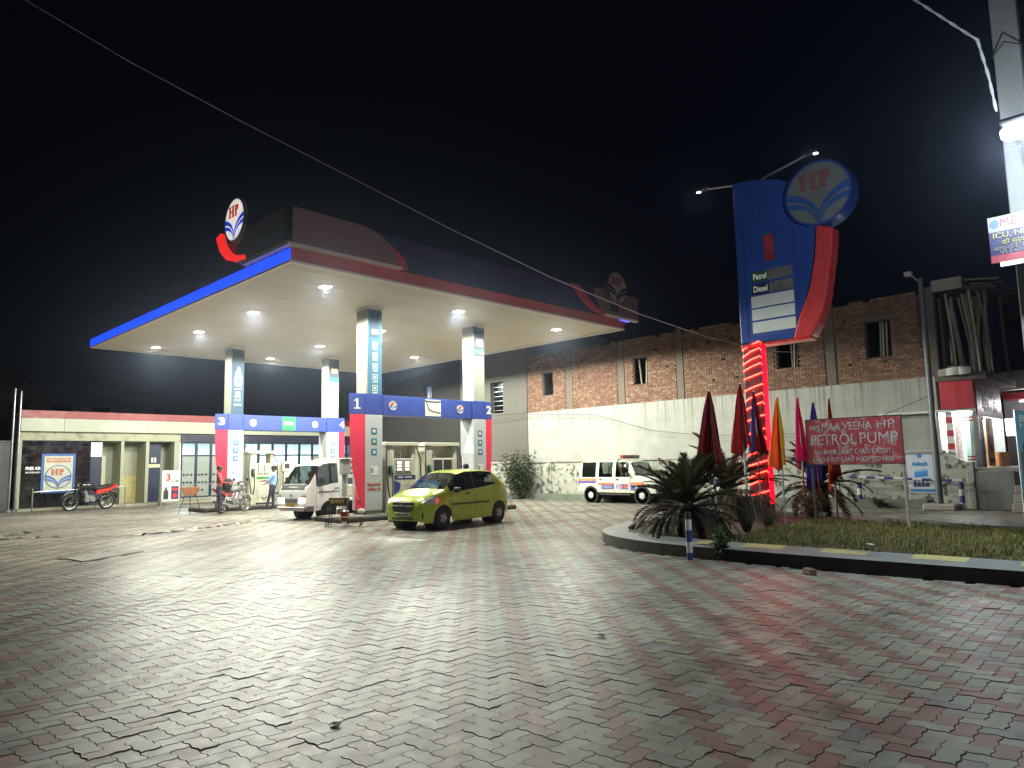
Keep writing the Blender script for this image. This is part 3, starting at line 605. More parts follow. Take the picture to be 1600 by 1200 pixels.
for q in ((cx0-.02,cx1+.02,cy0-.02,cy0+.075),(cx0-.02,cx1+.02,cy1-.075,cy1+.02),(cx0-.02,cx0+.075,cy0+.076,cy1-.076),(cx1-.075,cx1+.02,cy0+.076,cy1-.076)): m = Lc(); m.box(*q,cz-.06,cz+.0); m.build('edge_trim', EDG, cp)
RB = mat('fascia_band_red', (.48,.07,.065), .45, var=.18, scale=.8, dirt=(.16,.03,.03), dscale=.7)
m = Lc(); m.box(cx0+.01,cx1,cy0,cy0+.06,cz+.001,cz+.33); m.build('red_band', RB, cp)
m = Lc(); m.box(cx0-.03,cx0,cy0+.0,cy1,cz+.001,cz+.30); m.build('blue_light_band', emit('led_blue', (.003,.06,1.), 1.15, (.02,.05,.4)), cp)
for y in np.arange(cy0+.7, cy1, 1.4): m = Lc(); m.box(cx0-.045,cx0-.031,y-.02,y+.02,cz+.27,cz+.33); m.build('band_clip', HPDARK, cp)
m = Lc(); m.box(cx1,cx1+.04,cy0,cy1,cz+.001,cz+.33); m.box(cx0,cx1,cy1,cy1+.04,cz+.001,cz+.33); m.build('rear_band', HPDARK, cp)
LED = mat('ledge_pale', (.55,.46,.42), .5, var=.1)
for q in ((cx0-.18,12.0,cy0-.18,cy0-.0),(cx0-.18,cx0-.0,cy0+.001,18.6),(21.6,23.75,cy0-.18,cy0)): m = Lc(); m.box(*q,cz+.332,cz+.40); m.build('ledge', LED, cp)
PBL = mat('parapet_blue', (.026,.022,.075), .42, var=.12); PGR = mat('parapet_grey_red_glow', (.19,.105,.10), .42, var=.08); PGD = mat('parapet_side_grey', (.14,.14,.14), .4, var=.1)  # corner grey carries the mast's red glow in its colour
zp0, zp1 = cz+.335, 8.26
xs = [12.0,13.6,15.2,16.8,18.4,19.7,21.4]
for a, c in zip(xs[:-1], xs[1:]): m = Lc(); m.box(a-(.7 if a == 12.0 else 0),c-.008,cy0+.02,cy0+.1,zp0,zp1); m.build('parapet_panel', PBL, cp)
ysg = [18.4,20.3,22.2,24.1,26,27.9,29.8,31.5,33.1]
for a, c in zip(ysg[:-1], ysg[1:]): m = Lc(); m.box(cx0-.0,cx0+.08,a,c-.008,zp0-.02,zp1); m.build('parapet_panel', PBL, cp)
m = Lc(); m.box(cx1-.1,cx1,cy0+.11,cy1,zp0,zp1); m.box(cx0+.09,cx1-.1,cy1-.1,cy1,zp0,zp1); m.build('rear_parapet', PBL, cp)
# swept corner piece: front wing with curved end, and its dark return
wing = [(8.42,zp0+.07),(11.75,zp0+.07)]+[(10.5+1.30*math.cos(t), zp0+.07+ (8.27-zp0-.07)*math.sin(t)) for t in np.linspace(.05, PI/2, 12)]+[(8.42,8.29)]
m = Lc(); m.prism(wing, cy0-.2, cy0-.05, 'xz'); m.build('corner_wing', PGR, cp, bev=.012)
sw = [(10.5+1.28*math.cos(t), zp0+.06+(8.24-zp0-.06)*math.sin(t)) for t in np.linspace(.0, 1.15, 8)][::-1]+[(10.5+(1.30+.42*math.cos(t)**2)*math.cos(t), zp0+.03+(8.22-zp0-.03)*math.sin(t)) for t in np.linspace(.0, 1.15, 10)]
m = Lc(); m.prism(sw, cy0-.14, cy0+.015, 'xz'); m.build('red_flare', mat('flare_dark_red', (.42,.05,.05), .4), cp)
ret = [(16.0,zp0+.07),(18.75,zp0+.07)]+[(18.0+1.0*math.sin(t), 8.29-.84*math.sin(t)**3+.0) for t in np.linspace(1.2, 0, 8)]+[(16.0,8.29)]
m = Lc(); m.prism(ret, cx0-.2, cx0-.05, 'yz'); m.build('corner_return', PGD, cp, bev=.012)
# curved red flare by the lit roundel on the blue side
fl = []; q0 = [(20.25,8.42),(19.95,7.95),(19.5,7.62),(18.95,7.45),(18.3,7.40)]; q1 = [(19.95,8.52),(19.68,8.08),(19.35,7.80),(18.9,7.62),(18.35,7.52)]
m = Lc(); m.prism(q0+q1[::-1], cx0-.22, cx0-.10, 'yz'); m.build('red_light_flare', emit('led_red', (1,.02,.015), .75, (.5,.02,.02)), cp)
# far end block beyond the corner
eb = [(21.5,zp0+.06),(23.72,zp0+.06),(23.72,8.26),(21.0,8.26)]+[(21.0+.5*t**2, 8.26-.85*t) for t in (.3,.6,.85)]
m = Lc(); m.prism(eb, cy0-.2, cy0-.05, 'xz'); m.box(23.6,23.72,cy0-.05,17.6,zp0+.06,8.26); m.build('end_block', PGR, cp, bev=.012)
fl = [(19.75,8.22),(20.15,8.22),(20.6,7.85),(21.1,7.55),(21.75,7.36),(21.6,7.29),(20.9,7.42),(20.35,7.7)]
m = Lc(); m.prism(fl, cy0-.12, cy0+.018, 'xz'); m.build('red_flare', mat('flare_red', (.5,.05,.06), .4), cp)
m = Lc(); m.box(22.7,23.3,cy0-.035,cy0-.005,7.24,7.33); m.build('blue_light_end', emit('led_blue_end', (.02,.06,1.), 1.6), cp)
# columns
COLW = mat('column_cladding', (.26,.275,.22), .4, var=.05)
COLX = [(13.1,13.68),(17.82,18.38)]; COLY = [(19.43,20.07),(29.63,30.27)]
for yi, (ya, yb) in enumerate(COLY):
    for xi, (xa, xb) in enumerate(COLX):
        m = Lc(); m.box(xa,xb,ya,yb,.15,cz-.003); c = m.build('column', COLW, cp, bev=.02)
        m = Lc(); m.box(xa-.006,xa-.001,ya+.02,ya+.035,3.4,cz-.02); m.box(xa-.006,xa-.001,yb-.10,yb-.085,3.4,cz-.02); m.build('cladding_seam', mat('seam', (.22,.22,.18), .6), c)
        m = Lc(); m.box(xa-.03,xb+.03,ya-.03,yb+.03,cz-.05,cz-.004); m.build('collar', CREAM, c)
# posters on the columns
PT = {}
def poster(xa, xb, ya, z0, z1, colr, label):
    m = Lc(); m.box(xa+.03,xb-.012,ya-.014,ya-.004,z0,z1); o = m.build('poster', colr, cp); o['label'] = label; return o
def pbits(o, name, boxes, mt, ya, d=.02):
    for (x0,x1,z0,z1) in boxes: m = Lc(); m.box(x0,x1,ya-d,ya-.0145,z0,z1); m.build(name, mt, o)
TEAL = mat('poster_teal', (.018,.11,.19), .65, var=.15, scale=1.2); SLATE = mat('poster_slate', (.02,.055,.10), .65, var=.15); PIC = mat('poster_picture', (.04,.055,.065), .65, var=.6, scale=9); PALE = mat('print_pale', (.5,.55,.53), .5); TAN = mat('print_tan', (.45,.36,.2), .5, var=.4, scale=12)
p = poster(13.1,13.68,19.43,4.06,6.86,TEAL,'teal service poster with a column of white icons'); pbits(p,'picture',[(13.22,13.56,5.95,6.75)],SLATE,19.43); pbits(p,'photo',[(13.26,13.53,6.05,6.22)],TAN,19.43,.024)
for k in range(5):
    z = 5.62-k*.36; fr = []
    for q in ((13.30,13.50,z+.16,z+.18),(13.30,13.50,z-.02,z),(13.30,13.32,z,z+.16),(13.48,13.50,z,z+.16),(13.36,13.44,z+.04,z+.12),(13.31,13.50,z-.09,z-.06)): fr.append(q)
    pbits(p,'icon',fr,PALE,19.43)
p = poster(17.82,18.38,19.43,5.78,6.86,PIC,'small picture poster at the top of the column above number two'); pbits(p,'teal_strip',[(17.86,18.36,5.8,6.05)],TEAL,19.43); pbits(p,'photo',[(17.95,18.28,6.15,6.42)],PALE,19.43); pbits(p,'caption',[(17.93,18.3,5.93,5.96),(18.0,18.32,5.86,5.89)],PALE,19.43,.024); pbits(p,'roof_print',[(17.9,18.3,6.55,6.68)],TEAL,19.43)
p = poster(13.1,13.68,29.63,4.06,6.86,SLATE,'blue oil can poster'); pbits(p,'picture',[(13.2,13.6,6.25,6.75)],PIC,29.63)
m = Lc(); bt = [(13.26,5.28),(13.56,5.28),(13.57,5.6),(13.54,5.85),(13.47,6.0),(13.47,6.1),(13.37,6.1),(13.37,6.0),(13.30,5.85),(13.25,5.6)]; m.prism(bt,29.63-.022,29.63-.0145,'xz'); can = m.build('oil_can_print', mat('print_straw', (.58,.52,.26), .5), p)
m = Lc(); m.box(13.32,13.52,29.63-.027,29.63-.0225,5.36,5.62); m.build('can_label', mat('print_green', (.05,.22,.2), .5), p)
pbits(p,'caption',[(13.25,13.58,5.14,5.17),(13.3,13.5,4.92,5.02),(13.28,13.52,4.78,4.86),(13.28,13.52,4.64,4.70),(13.25,13.56,4.44,4.50)],PALE,29.63)
p = poster(17.82,18.38,29.63,5.78,6.86,PIC,'small picture poster at the top of the column above number four'); pbits(p,'teal_strip',[(17.86,18.36,5.8,6.0)],TEAL,29.63); pbits(p,'photo',[(17.95,18.28,6.2,6.42)],TAN,29.63)
# lit roundel on the blue side, dark one at the far end
BW = emit('roundel_lit', (1,.97,.88), .62); BB = emit('roundel_blue', (.01,.06,.8), .45, (.02,.05,.4)); BR = emit('roundel_red', (.75,.10,.05), .35, (.5,.08,.05))
ro = thing('lit_roundel', (cx0-.3,18.85,8.62), 'lit round emblem sign standing above the glowing blue canopy edge', 'sign'); logo(ro, FX(0,0,0), .61, .1, BW, BB, BR, mat('rim_grey', (.2,.21,.24), .4))
sub(ro, 'bracket', lambda b: b.box(.2,.3,-.25,.25,-1.1,-.4), DARK)
DW = mat('roundel_off', (.36,.27,.25), .4); DBW = mat('roundel_off_blue', (.02,.02,.04), .4); DR = mat('roundel_off_red', (.25,.05,.05), .4)
r2 = thing('unlit_roundel', (22.05,cy0-.42,8.36), 'unlit round emblem sign on the far right end of the canopy', 'sign'); logo(r2, FY(0,0,0), .62, .22, DW, DBW, DR, mat('rim_dark', (.06,.05,.08), .4))
sub(r2, 'bracket', lambda b: b.box(-.2,.2,.14,.21,-.9,.2), DARK)
# downlights: forecourt luminaires throw more light sideways than straight down
def batwing(la):
    la.use_nodes = True; nt = la.node_tree; em = nt.nodes['Emission']; N = nt.nodes.new; L = nt.links.new
    tc = N('ShaderNodeTexCoord'); sp_ = N('ShaderNodeSeparateXYZ'); L(tc.outputs['Normal'], sp_.inputs[0]); ab = N('ShaderNodeMath'); ab.operation = 'ABSOLUTE'; L(sp_.outputs[2], ab.inputs[0])
    mr = N('ShaderNodeMapRange'); mr.interpolation_type = 'SMOOTHSTEP'; mr.inputs[1].default_value = .34; mr.inputs[2].default_value = .72; mr.inputs[3].default_value = 1.08; mr.inputs[4].default_value = 1.0; L(ab.outputs[0], mr.inputs[0]); L(mr.outputs[0], em.inputs['Strength'])
LENS = emit('lamp_lens', (1.,1.,.88), 12)
rows = ('row over the pumps', 'x'); ordn = ('nearest', 'second', 'third', 'farthest'); colw = ('left row along the blue edge', 'middle row between the columns', 'right row along the wall side')
for i, x in enumerate((10.65,15.8,20.9)):
    for j, y in enumerate((17.95,22.5,27.0,31.5)):
        t = thing('canopy_light', (x,y,cz-.003), f'recessed canopy light, {ordn[j]} in the {colw[i]}', 'light', 'lights in the canopy ceiling')
        sub(t, 'bezel', lambda b: b.box(-.17,.17,-.17,.17,-.03,0), CREAM, bev=.008)
        sub(t, 'lens', lambda b: b.box(-.135,.135,-.135,.135,-.045,-.031), LENS, bev=.01)
        la = bpy.data.lights.new('lamp', 'SPOT'); la.energy = CANOPY_W; la.color = (.985,1.,.85); la.spot_size = R(174); la.spot_blend = .1; la.shadow_soft_size = .16; batwing(la)
        lo = bpy.data.objects.new('lamp', la); COL.objects.link(lo); lo.parent = t; lo.location = (0,0,-.24)
# ------------------------------------------------------------------ pump islands, number gantries, dispensers
ISB = mat('island_black', (.03,.03,.028), .6, var=.3); IST = mat('island_top', (.20,.19,.165), .8, var=.2)
BLK = mat('block_blue', (.032,.058,.27), .36, var=.06); WGT = mat('cladding_white', (.40,.42,.43), .35, var=.05)
ICON = mat('icon_blue', (.02,.13,.25), .4)
for gi, (gy, nums, lab) in enumerate(((19.4,('1','2'),'blue gantry numbered one and two over the front pumps'),(29.6,('3','4'),'blue gantry numbered three and four over the rear pumps'))):
    isl = thing('pump_island', (15.85,gy+.35,0), ('front' if gi == 0 else 'rear')+' raised pump island with dark kerb, under the gantry numbered '+('one and two' if gi == 0 else 'three and four'), 'island')
    sub(isl, 'kerb', lambda b: b.box(-3.9,3.7,-.75,.95,-.01,.16), ISB, bev=.04); sub(isl, 'top', lambda b: b.box(-3.75,3.55,-.62,.82,.161,.175), IST)
    g = thing('number_gantry', (15.85,gy,0), lab, 'gantry'); gx = 15.85
    sub(g, 'beam', lambda b: b.box(-2.15,1.95,.04,.72,3.39,4.05), HPBLUE, bev=.012)
    for side, (xa, xb, no) in enumerate(((13.02,13.69,nums[0]),(17.74,18.38,nums[1]))):
        s = -1 if side == 0 else 1; a, c = xa-gx, xb-gx; edge = a if s < 0 else c
        sub(g, 'column_block', lambda b: b.box(a,c,0,.76,3.385,4.07), HPBLUE, bev=.01)
        cl = sub(g, 'column_cladding', lambda b: b.box(a,c,0,.74,.30,3.382), WGT, bev=.015)
        sub(g, 'cladding_base', lambda b: b.box(a+.02,c-.02,.05,.7,.172,.298), DARK)
        out = .49 if side == 0 else .34
        sl = .19 if side == 0 else .02; poly = [(edge,0.012),(edge+s*out,.012+sl),(edge+s*(out-.03),.06+sl),(edge,.70)]
        sub(g, 'number_block', lambda b: b.prism(poly, 3.395, 4.06, 'xy'), BLK, bev=.01)
        prof = [(3.39,out*.97),(2.6,out*.95),(2.0,out*.88),(1.5,out*.74),(1.0,out*.52),(.65,out*.30),(.4,out*.10),(.33,.02)]
        def fin(b):
            P = [[(edge+s*o*.98, .012+sl*o/out, z) for z, o in prof], [(edge, .012, z) for z, o in prof]]; b.grid(P)
            P2 = [[(edge, .6, z) for z, o in prof], [(edge+s*o*.98, .012+sl*o/out, z) for z, o in prof]]; b.grid(P2)
            b.add([(edge,.012,3.39),(edge+s*out*.95,.012+sl,3.39),(edge,.6,3.39)], [(0,1,2)])
        f_ = sub(g, 'red_fin', fin, FINRED)
        # digit stands on the slanted block
        ang = math.atan2(sl, out)
        cxn = edge+s*out*.5; cyn = .012+sl*.5-.012
        if no == '1':
            M1 = Matrix.Translation((cxn, cyn, 3.73)) @ Matrix.Rotation(-ang, 4, 'Z')
            d1_ = MB(M1); d1_.prism([(-.11,-.17),(.11,-.17),(.11,-.125),(.032,-.125),(.032,.17),(-.02,.17),(-.1,.115),(-.1,.07),(-.032,.105),(-.032,-.125),(-.11,-.125)], -.006, .0, 'xz'); d1_.build('lettering', WHITE, g)
        else: text(no, g, (cxn, cyn, 3.73), .42, WHITE, bold=.03, rot=(PI/2, 0, -s*-ang if s > 0 else -ang), width=.2 if no == '1' else .27)
        for k in range(3):
            z = 2.85-k*.34; ic = sub(cl, 'sticker', lambda b: b.box((a+c)/2-.10,(a+c)/2+.10,-.008,-.001,z-.10,z+.10), ICON)
            sub(ic, 'sticker_mark', lambda b: b.lathe([(.0001,-.012),(.06,-.012),(.06,-.0085)], 12, 'y', ((a+c)/2,0,z)), mat('mark_green', (.4,.5,.3), .5) if k == 1 else PALE)
        sub(cl, 'notice', lambda b: b.box((a+c)/2-.13,(a+c)/2+.16,-.006,-.001,1.42,1.72), WHITE); sub(cl, 'notice_print', lambda b: b.box((a+c)/2-.12,(a+c)/2-.02,-.009,-.0065,1.5,1.66), STK)
        if gi == 0 and side == 0:
            text('मोबाइल का प्रयोग', cl, ((a+c)/2,-.006,1.12), .11, mat('warning_red', (.55,.06,.04), .5), width=.5); text('निषेध है', cl, ((a+c)/2,-.006,.97), .11, MATS['warning_red'], width=.5)
    for x in (-1.72,1.28): logo(g, FY(x,.036,3.72), .155, .01, mat('emblem_white', (.7,.7,.66), .4), HPBLUE, mat('emblem_orange', (.55,.16,.03), .5), mat('emblem_rim', (.5,.5,.5), .4))
    if gi == 1:
        pl = sub(g, 'fuel_plate', lambda b: b.box(-.36,.28,.02,.039,3.42,4.02), mat('petrol_green', (.02,.36,.08), .4)); text('PETROL', g, (-.04,.012,3.72), .2, PALE, width=.5, bold=.03)
    else:
        pl = sub(g, 'broken_light_box', lambda b: b.box(-.35,.35,.02,.039,3.42,4.0), mat('lightbox_cream', (.55,.55,.45), .5))
        sub(pl, 'loose_frame', lambda b: (b.tube([(-.35,.012,3.95),(.1,.01,3.93),(.34,.012,3.96)], .015, 6), b.tube([(-.33,.012,3.98),(-.2,.01,3.66),(-.05,.012,3.6),(.33,.012,3.55)], .012, 6)), DARK)
# dispensers
DSW = mat('dispenser_white', (.47,.46,.37), .35, var=.08); LCD = emit('lcd_lit', (.95,1,.75), .75); HOSE = mat('hose_black', (.015,.015,.015), .5)
def dispenser(x, y, wd, label, lit=True, stripe=True, nozzle=((.05,.2,.08))):
    t = thing('fuel_dispenser', (x,y,.175), label, 'fuel pump', 'fuel dispensers on the islands'); h = 2.33
    sub(t, 'left_pillar', lambda b: b.box(0,.34,0,.6,.0,h-.12), DSW, bev=.02)
    sub(t, 'right_pillar', lambda b: b.box(wd-.16,wd,.05,.55,.9,h-.12), DSW, bev=.015)
    sub(t, 'cap', lambda b: b.prism([(-.06,h-.12),(wd+.07,h-.12),(wd+.03,h),(-.03,h)],-.06,.62,'xz'), DSW, bev=.012)
    lo_ = sub(t, 'lower_cabinet', lambda b: b.box(.342,wd-.001,.04,.56,.08,1.28), DSW, bev=.012)
    sub(t, 'base', lambda b: b.box(.02,wd-.02,.05,.55,0,.078), DARK)
    hd = sub(t, 'display_head', lambda b: b.box(.342,wd-.162,.02,.56,1.285,1.78), DSW, bev=.015)
    for k in range(2):
        xx = .42+k*(wd-.62)/2; ww = (wd-.62)/2-.08
        bz = sub(hd, 'display_bezel', lambda b: b.box(xx,xx+ww,.005,.019,1.34,1.72), DARK)
        if lit:
            for q in range(3): sub(bz, 'readout', lambda b: b.box(xx+.03,xx+ww-.03,-.004,.004,1.37+q*.115,1.46+q*.115), LCD)
    for q in range(3): sub(lo_, 'panel_groove', lambda b: b.box(.40,wd-.06,.034,.039,.30+q*.28,.312+q*.28), STK)
    if stripe: sub(lo_, 'blue_band', lambda b: b.box(.37,wd-.03,.03,.039,1.08,1.22), HPDARK)
    else: sub(lo_, 'green_band', lambda b: b.box(.37,wd-.03,.03,.039,1.10,1.2), mat('band_green', (.03,.2,.07), .4))
    sub(t, 'nozzle_holster', lambda b: b.box(.09,.26,-.05,-.001,1.25,1.55), DARK, bev=.02)
    nz = mat('nozzle_%d' % int(x*10), nozzle, .4)
    sub(t, 'nozzle', lambda b: (b.tube([(.17,-.1,1.5),(.17,-.14,1.38),(.17,-.06,1.2)], [.035,.04,.02], 8), b.tube([(.17,-.12,1.42),(.17,-.2,1.3)], .018, 6)), nz, smooth=True)
    for sxx in (-.05,):
        sub(t, 'hose', lambda b: b.tube([(.03,-.03,h-.14),(-.06,-.12,1.9),(-.08,-.16,1.2),(.0,-.2,.55),(.1,-.2,.45),(.17,-.17,.8),(.17,-.13,1.3)], .024, 8), HOSE, smooth=True)
    sub(t, 'hose', lambda b: b.tube([(wd-.03,.0,h-.14),(wd+.08,-.1,1.8),(wd+.1,-.12,1.0),(wd-.02,-.1,.6),(wd-.2,-.06,.9)], .022, 8), HOSE, smooth=True)
    return t
d1 = dispenser(13.98,19.62,1.28,'cream fuel pump with two lit displays just right of number one','a')
sub(d1, 'louvre', lambda b: [b.box(.42,.82,.3,.34,1.83+k*.075,1.87+k*.075) for k in range(5)], DSW); sub(d1, 'back_sheet', lambda b: b.box(.84,1.12,.3,.33,1.79,2.2), DSW)
sub(d1, 'blue_swoosh', lambda b: b.prism([(.36,.55),(.6,.75),(.62,.95),(.36,1.05)],.03,.0385,'xz'), HPBLUE)
d2 = dispenser(15.62,19.62,1.52,'cream fuel pump with dark displays behind the green car roof',lit=False); sub(d2, 'back_sheet', lambda b: b.prism([(.75,1.79),(1.35,1.79),(1.35,2.2),(.55,2.2)],.35,.38,'xz'), DSW)
d3 = dispenser(14.05,29.75,1.16,'cream fuel pump with lit displays and green band under gantry three',stripe=False)
for (yy, xx) in ((-.04,.7),): logo(d3, FY(.72,.028,.32), .12, .008, DSW, DARK, DARK, DARK, letters=False)
sub(d1,'band_print',lambda b: (b.box(.5,.72,.024,.0295,1.13,1.17),b.box(.8,1.1,.024,.0295,1.13,1.17)),PALE)
slv = thing('louvred_cabinet', (13.72,19.95,.175), 'narrow white louvred cabinet between column one and the lit pump', 'cabinet'); sub(slv,'body',lambda b: b.box(0,.26,0,.3,0,1.9),WGT); [sub(slv,'slat',lambda b: b.box(.02,.24,-.02,-.001,1.2+k*.1,1.25+k*.1),DARK) for k in range(7)]
spk = thing('payment_post', (15.62,29.8,.175), 'small cream card post right of the rear fuel pump', 'post'); sub(spk,'post',lambda b: b.box(.1,.3,0,.2,0,1.4),DSW); sub(spk,'head',lambda b: b.box(0,.42,-.03,.22,1.4,1.85),DSW,bev=.03); sub(spk,'screen',lambda b: b.box(.1,.32,-.04,-.031,1.55,1.75),DARK)
# air gauge post and sand bucket stand at the near end of the front island
ag = thing('air_gauge', (11.98,18.95,.0), 'white air gauge box on a post at the near end of the front island', 'air pump')
sub(ag,'post',lambda b: b.tube([(0,0,0),(0,0,1.5)],.085,12),mat('grey_paint',(.42,.44,.42),.4),smooth=True); bxx = sub(ag,'gauge_box',lambda b: b.box(-.12,.15,-.13,.13,1.47,1.93),WGT,bev=.03); sub(bxx,'lid',lambda b: b.box(-.15,.18,-.16,.16,1.932,1.97),WGT,bev=.015)
SANDR = mat('sand_bucket_dark', (.05,.028,.022), .5, var=.3)
sbk = thing('sand_bucket_stand', (11.42,18.35,0), 'dark bucket stand with yellow lettering in front of the red fin numbered one', 'bucket stand', rz=R(-45), scale=.8)
for (x, y) in ((-.3,-.15),(.3,-.15),(-.3,.15),(.3,.15)): sub(sbk,'leg',lambda b: b.tube([(x*1.1,y,0),(x,y,.95)],.018,6),DARK)
sub(sbk,'trough',lambda b: b.prism([(-.28,.72),(.28,.72),(.36,1.02),(-.36,1.02)],-.16,.16,'xz'),SANDR,bev=.012); sub(sbk,'handle',lambda b: b.tube([(-.3,0,1.02),(-.28,0,1.25),(-.1,0,1.35),(.1,0,1.3)],.012,6),STEEL)
text('सावधान', sbk, (-.04,-.166,.88), .2, mat('lettering_ochre',(.5,.34,.12),.5), width=.42, bold=.02)
fb = thing('fire_bucket', (11.5,18.2,.12), 'small red fire bucket under the dark bucket stand', 'bucket', rz=R(-45), scale=.72); sub(fb,'pail',lambda b: b.lathe([(.13,0),(.17,.42),(.155,.42),(.12,.02)],16),mat('bucket_red',(.45,.06,.03),.5),smooth=True); sub(fb,'rim',lambda b: b.lathe([(.172,.41),(.18,.425),(.165,.44)],16),STEEL)
bn = thing('low_bench', (11.35,18.0,0), 'low rusty metal bench frame at the foot of the bucket stand', 'bench', rz=R(-43), scale=.85)
RUST = mat('rusty_iron', (.085,.068,.055), .75, var=.35, scale=14)
sub(bn,'slab',lambda b: b.box(-.62,.62,-.2,.2,.28,.32),RUST,bev=.01)
for (x, y) in ((-.58,-.17),(.58,-.17),(-.58,.17),(.58,.17)): sub(bn,'leg',lambda b: b.tube([(x,y,.28),(x+.03,y,.12),(x-.02,y,.0)],.02,6),RUST)
rk = thing('rubble_lumps', (11.9,18.35,0), 'two pale lumps of stone beside the red fire bucket', 'stones', rz=.4)
for (x, y, s) in ((-.35,.2,.13),(.42,.0,.11)):
    sub(rk,'stone',lambda b: b.lathe([(.02,0),(s,.02),(s*1.1,s*.7),(s*.6,s*1.3),(.01,s*1.35)],7,'z',(x,y,.32 if x < 0 else .3)),mat('lime_stone',(.5,.48,.42),.9,bump=.5))

# ------------------------------------------------------------------ price pylon on the median (faces -X)
PX = 18.0; py = thing('price_pylon', (PX,8.55,.17), 'tall blue price pylon wrapped in glowing red strips, with round emblem head', 'sign'); O7 = Vector((PX,8.55,.17))
def Lp(): return MB(Matrix.Translation(-O7))
PYB = mat('pylon_blue', (.024,.068,.29), .35, var=.12, scale=.8, coat=.3); PYR = mat('pylon_red', (.62,.06,.06), .3, var=.08, coat=.4)
m = Lp(); m.box(PX+.02,PX+.34,8.34,8.84,.17,4.8); m.build('mast', mat('mast_grey', (.028,.026,.036), .4, var=.1), py, bev=.015)
bpoly = [(8.85,4.8),(7.42,4.75),(7.18,5.36),(6.98,5.8),(6.87,6.14),(6.74,6.7),(6.68,7.27),(6.64,7.6),(6.75,8.5),(7.2,8.86),(7.6,9.07),(8.0,9.2),(8.4,9.28),(8.84,9.32)]
m = Lp(); m.prism(bpoly, PX-.02, PX+.42, 'yz'); m.build('board', PYB, py, bev=.02, seg=2)
m = Lp()
for q in ((8.62,6.72,8.45),(7.26,4.95,9.0),(8.62,4.95,6.70)): m.box(PX-.027,PX-.0205,q[0]-.006,q[0]+.006,q[1],q[2])
m.build('board_seam', HPDARK, py)
rin = [(7.40,4.72),(7.16,5.36),(6.96,5.8),(6.85,6.14),(6.72,6.7),(6.65,7.27),(6.62,7.55)]; rout = [(6.93,4.72),(6.72,5.05),(6.58,5.4),(6.47,5.8),(6.36,6.4),(6.26,6.9),(6.22,7.4)]
m = Lp(); m.prism(rin+rout[::-1], PX-.12, PX+.36, 'yz'); m.build('red_sweep', PYR, py, bev=.05, seg=3)
m = Lp(); m.box(PX-.06,PX+.38,6.95,8.84,4.68,4.745); m.build('red_foot_trim', PYR, py, bev=.01)
def panel(y0, y1, z0, z1, mt, name='price_panel', d=.03): m = Lp(); m.box(PX-d,PX-.021,y0,y1,z0,z1); return m.build(name, mt, py)
PWH = mat('panel_white', (.66,.70,.66), .4, var=.05)
m = Lp(); m.box(PX-.026,PX-.0205,7.22,8.55,4.92,6.8); m.build('panel_frame', mat('pylon_blue_dark', (.03,.075,.32), .4), py)
for (z0, z1) in ((5.71,6.02),(5.37,5.67),(5.02,5.32)): panel(7.32,8.48,z0,z1,PWH,d=.04)
panel(7.32,8.43,6.40,6.68,mat('display_grey', (.16,.15,.15), .4, var=.5, scale=6),'petrol_row',.04); panel(7.98,8.43,6.40,6.68,mat('row_green', (.03,.10,.05), .5),'petrol_name',.044); text('Petrol', py, Vector((PX-.046,8.2,6.54))-O7, .24, emit('dim_letter', (.75,.85,.5), .2), '-X', width=.36)
panel(7.32,8.43,6.06,6.34,MATS['display_grey'],'diesel_row',.04); panel(7.96,8.43,6.06,6.34,mat('row_navy', (.02,.025,.07), .5),'diesel_name',.044); text('Diesel', py, Vector((PX-.046,8.2,6.2))-O7, .24, MATS['dim_letter'], '-X', width=.38)
panel(7.77,8.04,6.93,7.64,mat('square_red', (.35,.03,.03), .5, var=.3, dirt=(.05,.08,.3), damt=.6, dscale=5),'red_square',.034)
hd = logo(py, Matrix.Translation(-O7) @ FX(PX-.16,6.5,8.34), .82, .5, mat('head_grey', (.17,.175,.17), .4), mat('head_blue', (.035,.10,.34), .4), mat('head_red', (.22,.09,.09), .4), PYB)
# double street-light arms on top
for (y1, z1, lab) in ((9.95,9.50,'l'),(6.66,9.56,'r')):
    s = 1 if y1 > 8.3 else -1
    m = Lp(); m.tube([(PX+.2,8.3,9.1),(PX+.2,8.3+s*.25,9.3),(PX+.2,y1-s*.35,z1-.03),(PX+.2,y1-s*.25,z1)], .028, 8); arm = m.build('lamp_arm', STEEL, py)
    m = Lp(); m.box(PX+.12,PX+.28,min(y1-s*.3,y1+s*.12),max(y1-s*.3,y1+s*.12),z1-.02,z1+.05); hd_ = m.build('street_lamp_head', DARK, py, bev=.02)
    m = Lp(); m.box(PX+.16,PX+.24,min(y1-s*.0,y1+s*.10),max(y1-s*.0,y1+s*.10),z1-.04,z1-.021); m.build('lamp_lens', emit('arm_lens', (.95,.97,1), 7), hd_)
    la = bpy.data.lights.new('arm_lamp', 'SPOT'); la.energy = ARM_W; la.color = (.9,.95,1); la.spot_size = R(165); la.spot_blend = .3; la.shadow_soft_size = .06
    lo = bpy.data.objects.new('arm_lamp', la); COL.objects.link(lo); lo.parent = py; lo.location = Vector((PX+.2,y1,z1-.12))-O7
